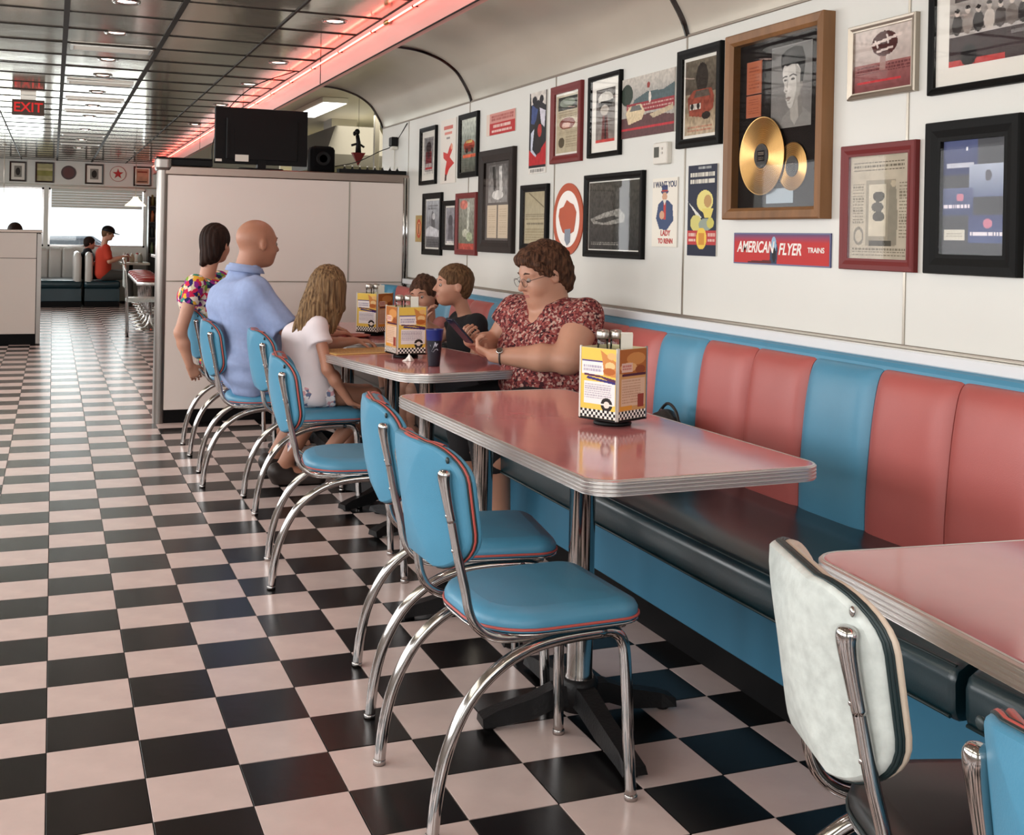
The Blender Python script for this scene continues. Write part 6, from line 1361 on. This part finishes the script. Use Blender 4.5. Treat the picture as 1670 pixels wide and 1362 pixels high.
WP(6, 'red framed newspaper advertisement in the top row', 1.837, 1.454, 2.167, 1.754, frame=red_fr, fw=.042, board=.012)
WP(7, 'tiny tan and orange sign low on the wall beside the partition', 4.338, 4.166, 1.505, 1.31, name='tin_sign', cat='sign')
WP(8, 'black framed black-and-white print in the lower row nearest the partition', 4.134, 3.707, 1.66, 1.221, frame=black_fr, fw=.042, board=.012)
WP(9, 'smallest black framed portrait photo, tucked beside the red framed print', 3.673, 3.386, 1.597, 1.262, frame=black_fr, fw=.035, board=.012)
WP(10, 'red framed print with green and white figures in the lower row', 3.393, 2.997, 1.64, 1.236, frame=red_fr, fw=.036, board=.0)
WP(12, 'black framed tan document partly hidden by the woman’s hair', 2.247, 1.864, 1.654, 1.284, frame=black_fr, fw=.040, board=.0)
WP(14, 'black framed photo of a person in a big pale hat with a wide white mat', 1.369, 1.018, 2.165, 1.759, frame=black_fr, fw=.024, board=.048)
WP(15, 'wide unframed colour poster of a cream vintage car at a drive-in', 1.016, .517, 2.111, 1.831, name='poster', cat='poster')
WP(16, 'black framed print of a red vintage car, topmost beside the oak frame', .477, .128, 2.168, 1.75, frame=black_fr, fw=.038, board=.014)
WP(17, 'wide black framed dark grey photo above the bench', 1.394, .771, 1.675, 1.267, frame=black_fr, fw=.034, board=.006)
WP(22, 'small silver framed photo of a roadside sign, top row right', -.677, -1.005, 2.086, 1.838, frame=silver_fr, fw=.022, board=0)
WP(23, 'dark red framed newspaper page at right', -.651, -1.016, 1.686, 1.271, frame=red_fr, fw=.038, board=.0)
WP(24, 'large black framed group photo in the top right corner', -1.062, -1.62, 2.205, 1.815, frame=black_fr, fw=.022, board=.055)
WP(25, 'heavy black framed display of four blue night photos', -1.066, -1.438, 1.73, 1.271, frame=black_fr, fw=.060, depth=.028, board=.0)
# dark double frame with a photo over two letters
t = picture('wall_picture', 'large dark wood frame with a photo above two typed letters', 'picture', 2.6445, 1.5755, .577, .627, frame=dkwood_fr, fw=.075, depth=.03, boardm=mat('grey_mat_board', '#57504c', .8))
Pic(.32, .23, '#8a8682').g(0, 1, '#8f8b87', '#6d6966').p([(.2, .95), (.35, .95), (.42, .4), (.3, .3)], '#3a3634').p([(.55, .95), (.7, .95), (.75, .3), (.6, .3)], '#c9c5c0').e(.5, .2, .3, .12, '#d0ccc6').n(.4, 60, 4).obj('photo_print', t, -.007, print_m, 0, .105)
for x in (-.090, .095): Pic(.165, .20, '#c9b8a0').rows(.12, .1, .88, .9, 12, '#a08e78', int(x * 100) + 20, .35).obj('letter_print', t, -.007, print_m, x, -.125)
# round advertising sign
t = thing('round_sign', 'round orange and white advertising sign above the woman’s head', 'sign', (XW - .0045, 1.614, 1.458), -PI / 2)
def disc(r, y0, y1, name, m, par, cx=0, cz=0, n=48): m_ = MB(); m_.M = Matrix.Translation((cx, 0, cz)) @ Matrix.Rotation(PI / 2, 4, 'X'); m_.lathe([(r, -y0), (r, -y1)], n, smooth=False); return m_.build(name, m, par)
disc(.188, -.0002, -.006, 'sign_disc', mat('burnt_orange_enamel', '#b04a26', .35), t); disc(.148, -.006, -.0075, 'white_disc', white_txt, t)
m_ = MB(); pts = [(-.112, .015), (-.10, .055), (-.05, .065), (-.01, .10), (.03, .085), (.075, .075), (.112, .035), (.10, -.02), (.085, -.065), (.05, -.075), (.0, -.085), (-.055, -.07), (-.09, -.03)]; m_.add([(x, -.0085, z) for x, z in pts], [tuple(range(len(pts)))]); m_.build('orange_emblem', MATS['burnt_orange_enamel'], t)
m_ = MB(); pts = [(-.03, -.055), (.045, -.05), (.04, -.12), (.0, -.14), (-.03, -.11)]; m_.add([(x, -.0090, z) for x, z in pts], [tuple(range(len(pts)))]); m_.build('blue_grey_emblem', mat('blue_grey_ink', '#7d8490', .5), t)
# recruiting-style poster
t = WP(18, 'small white poster reading I WANT YOU above a man in blue', .697, .475, 1.631, 1.328, name='poster', cat='poster')
text('I WANT YOU', .036, navy_txt, t, (0, -.0065, .122), sx=.95, bold=.0008); text('LADY', .034, red_txt, t, (.012, -.0065, -.092), bold=.001); text('TO RENN', .030, red_txt, t, (.012, -.0065, -.127), bold=.001)
WP(19, 'navy, yellow and red poster just left of the oak frame', .385, .157, 1.673, 1.295, name='poster', cat='poster')
# gold record display in the oak frame
t = thing('record_display', 'big oak framed display with a gold record and a black-and-white portrait', 'picture', (XW - .0045, -.27, 1.802), -PI / 2)
W2, H2, fw = .312, .360, .044; m_ = MB(); m_.M = Matrix.Rotation(PI / 2, 4, 'X'); m_.loft([(-W2, -H2), (W2, -H2), (W2, H2), (-W2, H2)], [(0, 0), (0, .050), (-.006, .056), (-fw + .012, .052), (-fw, .040), (-fw, .006), (-fw, 0)], cap0=False, cap1=False); m_.build('frame', oak_fr, t)
m_ = MB(); m_.box(-W2 + fw * .9, W2 - fw * .9, -.008, -.001, -H2 + fw * .9, H2 - fw * .9); m_.build('backing', darkboard, t)
por = Pic(.245, .300, '#6d6a66', .0018); por.g(0, 1, '#7d7975', '#625f5c').n(.10, 25, 8)
por.p([(.22, 0), (.30, .13), (.44, .20), (.66, .30), (.84, .20), (1.0, .12), (1.0, 0)], '#85827d').p([(.48, .26), (.70, .40), (.76, .16), (.60, .02), (.50, .10)], '#a39e96').p([(.66, .38), (.74, .40), (.80, .16), (.70, .10)], '#7c7872')
por.p([(.29, .74), (.36, .79), (.5, .81), (.66, .78), (.74, .66), (.74, .50), (.71, .40), (.63, .30), (.53, .235), (.46, .225), (.415, .265), (.395, .315), (.37, .335), (.385, .36), (.365, .385), (.38, .415), (.345, .43), (.315, .45), (.335, .49), (.325, .54), (.295, .575), (.285, .62), (.28, .68)], '#bdb8b0')
por.p([(.60, .76), (.74, .68), (.75, .48), (.71, .38), (.60, .28), (.53, .235), (.60, .36), (.64, .46), (.62, .60)], '#9b968e').p([(.30, .70), (.40, .74), (.44, .66), (.36, .63), (.29, .64)], '#cac5bd').e(.44, .47, .06, .05, '#c9c4bc')
por.p([(.275, .70), (.23, .80), (.25, .90), (.38, .955), (.58, .98), (.77, .95), (.85, .82), (.83, .66), (.79, .53), (.735, .50), (.725, .60), (.74, .68), (.66, .75), (.52, .765), (.40, .745), (.33, .765)], '#191716').p([(.30, .86), (.46, .93), (.62, .92), (.5, .88), (.38, .83)], '#3d3a38').e(.765, .49, .028, .045, '#8f8a82')
por.p([(.28, .615), (.36, .635), (.41, .625), (.405, .612), (.34, .618), (.285, .60)], '#2a2726').p([(.455, .628), (.55, .648), (.645, .618), (.64, .605), (.55, .63), (.46, .612)], '#2a2726')
por.e(.355, .578, .040, .014, '#4a4542').e(.545, .580, .050, .015, '#4a4542').e(.35, .575, .016, .011, '#1c1a19').e(.535, .577, .020, .012, '#1c1a19').p([(.40, .60), (.425, .58), (.415, .47), (.39, .50)], '#9c978f').p([(.335, .44), (.40, .435), (.41, .45), (.36, .452)], '#837d76')
por.p([(.375, .355), (.43, .372), (.51, .36), (.50, .348), (.42, .342), (.38, .345)], '#756a64').p([(.385, .338), (.49, .342), (.46, .318), (.41, .316)], '#8d837c').p([(.42, .295), (.50, .30), (.49, .285), (.43, .283)], '#a19b93').n(.05, 120, 3)
po = thing('x', 'x', 'x'); bpy.data.objects.remove(po)
ph = por.obj('portrait_print', t, -.0095, print_m, .072, .128); m_ = MB(); m_.box(-.052, .196, -.0092, -.0085, -.024, .280); m_.build('portrait_mat', mat('pale_grey_card', '#8d8983', .7), t)
for z, h in ((.185, .125), (.075, .085)): m_ = MB(); m_.box(-.215, -.115, -.012, -.009, z - h / 2, z + h / 2); o = m_.build('caption_card', mat('tan_card', '#a5583c', .6) if 'tan_card' not in MATS else MATS['tan_card'], t); Pic(.095, h - .006, '#a85f42', .003).rows(.12, .12, .88, .88, 7, '#7c3f2c', 3, .35).obj('caption_print', o, -.0122, print_m, -.165, z)
def record(r, rl, cx, cz, y, lbm):
    m_ = MB(); m_.M = Matrix.Translation((cx, y, cz)) @ Matrix.Rotation(PI / 2, 4, 'X'); pr = [(rl, 0)]; q = rl
    while q < r - .006: pr += [(q + .0035, .0012), (q + .007, 0)]; q += .007
    pr += [(r, .0006), (r, -.0006), (.0, -.001)]; m_.lathe(pr, 64, cap=False, smooth=False); o = m_.build('gold_record', gold_m, t, 'gold coloured record')
    m_ = MB(); m_.M = Matrix.Translation((cx, y, cz)) @ Matrix.Rotation(PI / 2, 4, 'X'); m_.lathe([(rl, .0), (rl, .0022), (.006, .0022), (.006, .0)], 40, smooth=False); m_.build('record_label', lbm, o)
    Pic(rl * 1.1, rl * .9, '#1b1717', .003).rows(.15, .55, .85, .9, 2, '#8f8375', 3, .5).rows(.2, .1, .8, .4, 2, '#6f665c', 4, .4).obj('label_print', o, y - .0026, print_m, cx, cz)
lbl = mat('black_record_label', '#171314', .5); record(.148, .046, -.088, -.120, -.024, lbl); record(.088, .038, .098, -.168, -.016, lbl)
m_ = MB(); m_.box(-.07, .10, -.011, -.0085, -.300, -.245); m_.build('plaque', mat('grey_blue_plaque', '#8b98a0', .4, .3), t)
m_ = MB(); m_.add([(-W2 + fw, -.038, -H2 + fw), (W2 - fw, -.038, -H2 + fw), (W2 - fw, -.038, H2 - fw), (-W2 + fw, -.038, H2 - fw)], [(0, 1, 2, 3)]); m_.build('glass', pane_m, t)
# American Flyer Trains sign
t = thing('tin_sign', 'long red AMERICAN FLYER TRAINS sign under the oak frame', 'sign', (XW - .0045, -.282, 1.332), -PI / 2)
m_ = MB(); m_.box(-.305, .305, -.006, -.0002, -.060, .060, ch=.001); m_.build('sign_plate', mat('sign_blue_edge', '#4b4f7a', .35), t); P = Pic(.60, .110, '#b9302f', .003); P.g(.72, 1, '#b9302f', '#5a4a70').p([(.40, .0), (.48, .0), (.49, .5), (.47, .8), (.43, .9), (.41, .5)], '#2b3c52').e(.445, .62, .028, .30, '#8fb0c8').e(.45, .3, .02, .25, '#1a1a20').p([(.16, .06), (.42, .12), (.42, .0), (.16, .0)], '#5a1c1c'); P.obj('print', t, -.0065, gloss_print)
text('AMERICAN', .060, white_txt, t, (-.155, -.0072, .004), shear=.25, sx=.82, bold=.0012); text('FLYER', .060, white_txt, t, (.068, -.0072, -.002), shear=.25, sx=.88, bold=.0012); text('TRAINS', .026, white_txt, t, (.225, -.0072, -.002), sx=1.1, bold=.0005)
# lettering on other signs
text('Cozy', .05, mat('pale_pink_ink', '#d8b7ae', .5), bpy.data.objects['round_sign'], (0, -.0095, .03), shear=.3, bold=.0005) if False else None
# thermostat
t = thing('thermostat', 'white wall thermostat with a small grey screen under the drive-in poster', 'thermostat', (XW - .0045, .604, 1.740), -PI / 2); m_ = MB(); m_.M = Matrix.Rotation(PI / 2, 4, 'X'); m_.loft(rrect(-.062, .062, -.048, .048, .008), [(0, 0), (0, .022), (-.004, .027)]); m_.build('case', white_pl, t); m_ = MB(); m_.box(-.048, -.005, -.0285, -.0265, -.018, .028); m_.build('screen', mat('lcd_grey', '#4b4d45', .2), t)
m_ = MB(); [m_.box(.018, .030, -.030, -.0265, z, z + .010, ch=.001) for z in (-.005, .014)]; m_.build('button', steel, t)
# row of pictures above the far window
FR = mat('brown_black_frame', '#2a1c16', .4)
def fp(bg, items): return pp_photo(bg, items, 3, .2, 25)
spec = [(-.625, 2.40, .29, .37, 'black framed photo, first from the left above the far window', fp('#8b8880', [('e', .5, .5, .3, .34, '#3a3835')]), .05), (-.165, 2.40, .33, .38, 'black framed yellow-green landscape, second from the left above the far window', fp('#a8a27a', [('r', 0, .3, 1, .6, '#8d8b52'), ('r', 0, .6, 1, .75, '#c0b890')]), 0),
        (.705, 2.40, .33, .38, 'black framed photo with a white mat, right of the round black sign', fp('#8b8880', [('e', .5, .5, .32, .36, '#34322f')]), .06), (1.575, 2.39, .33, .38, 'black framed reddish print, last on the right above the far window', fp('#b08a72', [('r', .1, .75, .9, .85, '#7a3a30'), ('r', .1, .1, .9, .18, '#5a3a30')]), .02)]
for X, z, w, h, lb, pc_, bd in spec: picture('wall_picture', lb, 'picture', 0, z, w, h, frame=FR, fw=.03, board=bd, pic=pc_, wall='far', X=X, glass=False)
t = thing('round_sign', 'round dark maroon sign above the far window', 'sign', (.25, YF - .001, 2.41), 0); disc(.132, -.0, -.012, 'sign_disc', mat('maroon_enamel', '#3a1818', .35), t, n=32); disc(.10, -.012, -.014, 'inner_disc', mat('maroon_light', '#52201c', .4), t, n=32)
t = thing('round_sign', 'round white sign with a red star above the far window', 'sign', (1.13, YF - .001, 2.42), 0); disc(.148, -.0, -.010, 'sign_rim', mat('pinkish_rim', '#a85a50', .4), t, n=32); disc(.138, -.010, -.012, 'white_disc', white_pl, t, n=32)
m_ = MB(); pts = [((.105 if k % 2 == 0 else .042) * math.sin(PI * k / 5), (.105 if k % 2 == 0 else .042) * math.cos(PI * k / 5)) for k in range(10)]; m_.add([(x, -.0145, z) for x, z in pts] + [(0, -.018, 0)], [(k, 10, (k + 1) % 10) for k in range(10)]); m_.build('red_star', red_txt, t)
m_ = MB(); m_.tube([(-2.2, YF - .02, 2.165), (1.9, YF - .02, 2.165)], .012, 6); struct('trim_5', m_, white_pl)

# ================================================================== FAR BOOTHS, COUNTER, STOOLS
grey_v = mat('pale_grey_vinyl', '#b9b6b0', .35, var=.04, vscale=3)
def booth(label, x0, x1, y0, y1, facing, long_back=False):
    """two-sided booth bench: seat between x0 and x1, its back on the x0 side (facing +x) or x1 side"""
    t = thing('booth_seat', label, 'booth', ((x0 + x1) / 2, (y0 + y1) / 2, 0), 0, 'grey and teal booths at the far end'); ox, oy = (x0 + x1) / 2, (y0 + y1) / 2; hw, hl = (x1 - x0) / 2, (y1 - y0) / 2
    m_ = MB(); m_.box(-hw, hw, -hl, hl, .0, .10); m_.build('kick_board', kick_m, t); m_ = MB(); m_.box(-hw, hw, -hl, hl, .10, .33, ch=.01); m_.build('base_panel', teal_v, t)
    m_ = MB(); m_.loft(rrect(-hw - .01, hw + .01, -hl - .01, hl, .05), [(-.03, .33), (0, .35), (0, .43), (-.02, .455), (-.06, .465)], smooth=True); m_.build('seat_cushion', teal_v, t)
    bx0 = -hw if facing > 0 else hw - .13
    m_ = MB(); m_.loft(rrect(bx0, bx0 + .13, -hl, hl, .05), [(-.02, .40), (0, .44), (0, .86), (-.02, .93), (-.05, .955)], smooth=True); m_.build('back_cushion', grey_v, t); return t
booth('teal booth seat with a grey back that the worker in orange-red sits on', .525, 1.10, 17.45, 19.30, 1)
booth('teal booth seat with a grey back facing left, beside the middle divider', -.25, .47, 17.45, 18.80, -1)
t = thing('booth_seat', 'long grey channelled booth back under the far window', 'booth', (-.45, 19.1, 0), 0, 'grey and teal booths at the far end')
m_ = MB(); m_.box(-1.5, .85, -.02, .26, 0, .44); m_.build('base_panel', teal_v, t)
for q in range(10): m_ = MB(); m_.loft(rrect(-1.5 + .235 * q + .002, -1.5 + .235 * (q + 1) - .002, .05, .22, .04), [(-.01, .44), (0, .46), (0, .93), (-.02, .98), (-.05, 1.0)], smooth=True); m_.build('back_channel', grey_v, t)
t = thing('booth_seat', 'booth bench behind the low wall at far left', 'booth', (-.42, 11.35, 0)); m_ = MB(); m_.box(-.38, .27, -.22, .28, 0, .44, ch=.02); m_.build('seat_base', teal_v, t); m_ = MB(); m_.box(-.38, .27, -.42, -.25, 0, 1.0, ch=.03); m_.build('back_cushion', grey_v, t)
t = thing('dining_table', 'white table in front of the worker in orange-red', 'table', (1.36, 18.75, 0)); m_ = MB(); m_.loft(rrect(-.20, .30, -.55, .5, .05), [(0, .72), (0, .755), (-.004, .76)]); m_.build('table_top', white_pl, t); m_ = MB(); m_.lathe([(.22, 0), (.2, .02), (.04, .04), (.035, .72)], 16); m_.build('pedestal', black_iron, t)
for q, (x, y, c_) in enumerate(((1.22, 18.4, '#d8d6d0'), (1.36, 18.5, '#b5a08a'), (1.30, 18.85, '#7a3a34'), (1.46, 18.7, '#d9d7d2'), (1.5, 18.4, '#8a8f86'))):
    b = thing('condiment_bottle', ('white', 'tan', 'dark red', 'second white', 'grey-green')[q] + ' condiment container on the white table by the worker', 'bottle', (x, y, .76), 0, 'containers on the white table'); m_ = MB(); m_.lathe([(.0, 0), (.045, 0), (.047, .08), (.03, .13), (.02, .15)], 12); m_.build('bottle_body', mat('container_%d' % q, c_, .4), b); m_ = MB(); m_.lathe([(.022, .148), (.022, .17), (.0, .175)], 10); m_.build('cap', white_pl if q != 3 else red_txt, b)
ct = thing('lunch_counter', 'long lunch counter with a pale top behind the row of stools', 'counter', (1.95, 13.2, 0)); m_ = MB(); m_.box(-.25, .25, -3.6, 3.9, .10, .90); m_.build('counter_front', steel, ct); m_ = MB(); m_.loft(rrect(-.36, .30, -3.7, 4.0, .06), [(0, .90), (0, .94), (-.005, .945)]); m_.build('counter_top', part_m, ct); m_ = MB(); m_.box(-.22, .25, -3.6, 3.9, 0, .10); m_.build('kick_board', kick_m, ct)
bs = thing('bar_stool', 'x', 'stool', (1.17, 11.3, 0), 0, 'red and chrome stools along the lunch counter')
m_ = MB(); m_.lathe([(.0, 0), (.19, 0), (.19, .01), (.06, .04), (.032, .10), (.032, .60), (.08, .61)], 20); m_.build('column', chrome, bs); m_ = MB(); m_.lathe([(.08, .60), (.178, .605), (.182, .62), (.182, .65), (.175, .66)], 24); m_.build('seat_ring', ribsteel, bs); m_ = MB(); m_.lathe([(.176, .655), (.180, .675), (.165, .70), (.10, .712), (0, .715)], 24); m_.build('seat', mat('red_vinyl', '#8f2622', .35), bs)
m_ = MB(); m_.tube([(.19 * math.cos(a) * 0 + .14 * math.cos(a), .14 * math.sin(a), .22) for a in np.linspace(0, 2 * PI, 17)[:-1]], .009, 6, closed=True); m_.tube([(-.14, 0, .22), (.14, 0, .22)], .008, 6); m_.build('foot_ring', chrome, bs)
for q in range(6):
    y = 12.6 + .62 * q; lb = 'red-seated chrome stool, %s along the lunch counter' % ('nearest', 'second nearest', 'third', 'fourth', 'fifth', 'farthest')[q]
    if q == 0: bs.location = (1.24, y, 0); bs['label'] = lb
    else: dup(bs, (1.24 + .015 * q, y, 0), 0, lb)
t = thing('chrome_chair', 'chrome framed chair beside the row of stools, its back toward us', 'chair', (.90, 11.7, 0))
for s in (-1, 1): m_ = MB(); m_.tube(spline([(.0, .17 * s, 0), (-.01, .17 * s, .45), (-.05, .17 * s, .92)], 4), .012, 8); m_.build('leg', chrome, t); m_ = MB(); m_.tube([(.38, .17 * s, 0), (.36, .17 * s, .45)], .012, 8); m_.build('leg', chrome, t)
m_ = MB(); m_.tube(spline([(-.05, -.17, .92), (-.06, -.12, .98), (-.06, .12, .98), (-.05, .17, .92)], 5), .012, 8); m_.build('back_frame', chrome, t); m_ = MB(); m_.loft(rrect(-.02, .39, -.2, .2, .05), [(0, .44), (0, .47), (-.02, .49)]); m_.build('seat', white_v, t); m_ = MB(); m_.box(-.055, -.03, -.16, .16, .62, .90, ch=.008); m_.build('backrest', white_v, t)
sh = thing('shelving_unit', 'narrow dark shelving unit cluttered with bottles beside the far window', 'shelving', (1.83, 19.12, 0)); m_ = MB(); m_.box(-.16, -.14, -.18, .18, 0, 2.0); m_.box(.14, .16, -.18, .18, 0, 2.0); m_.box(-.14, .14, .16, .18, 0, 2.0); m_.build('side_panel', FR, sh)
for z in (.9, 1.2, 1.5, 1.8): m_ = MB(); m_.box(-.14, .14, -.18, .16, z, z + .02); m_.build('shelf', FR, sh)
jc = [mat('jar_%d' % k, c_, .4) for k, c_ in enumerate(('#5d6b4a', '#9a5a34', '#c9c2b4', '#39423f', '#7a6a3a'))]; jm_ = []
for k in range(5): m_ = MB(); m_.lathe([(.0, 0), (.034, 0), (.036, .14), (.02, .18), (.02, .21), (0, .21)], 10); jm_.append(m_.mesh('jar_body', jc[k]))
n_ = 0
for z in (.92, 1.22, 1.52, 1.82):
    for x in (-.09, 0, .09):
        b = place('jar', jm_[n_ % 5], None, (1.83 + x, 19.0 + .03 * (n_ % 2), z)); tag(b, 'small %s jar on the %s shelf of the narrow dark unit' % (('left', 'middle', 'right')[n_ % 3], ('lowest', 'second', 'third', 'top')[n_ // 3]), 'jar', 'jars on the narrow shelving unit'); n_ += 1
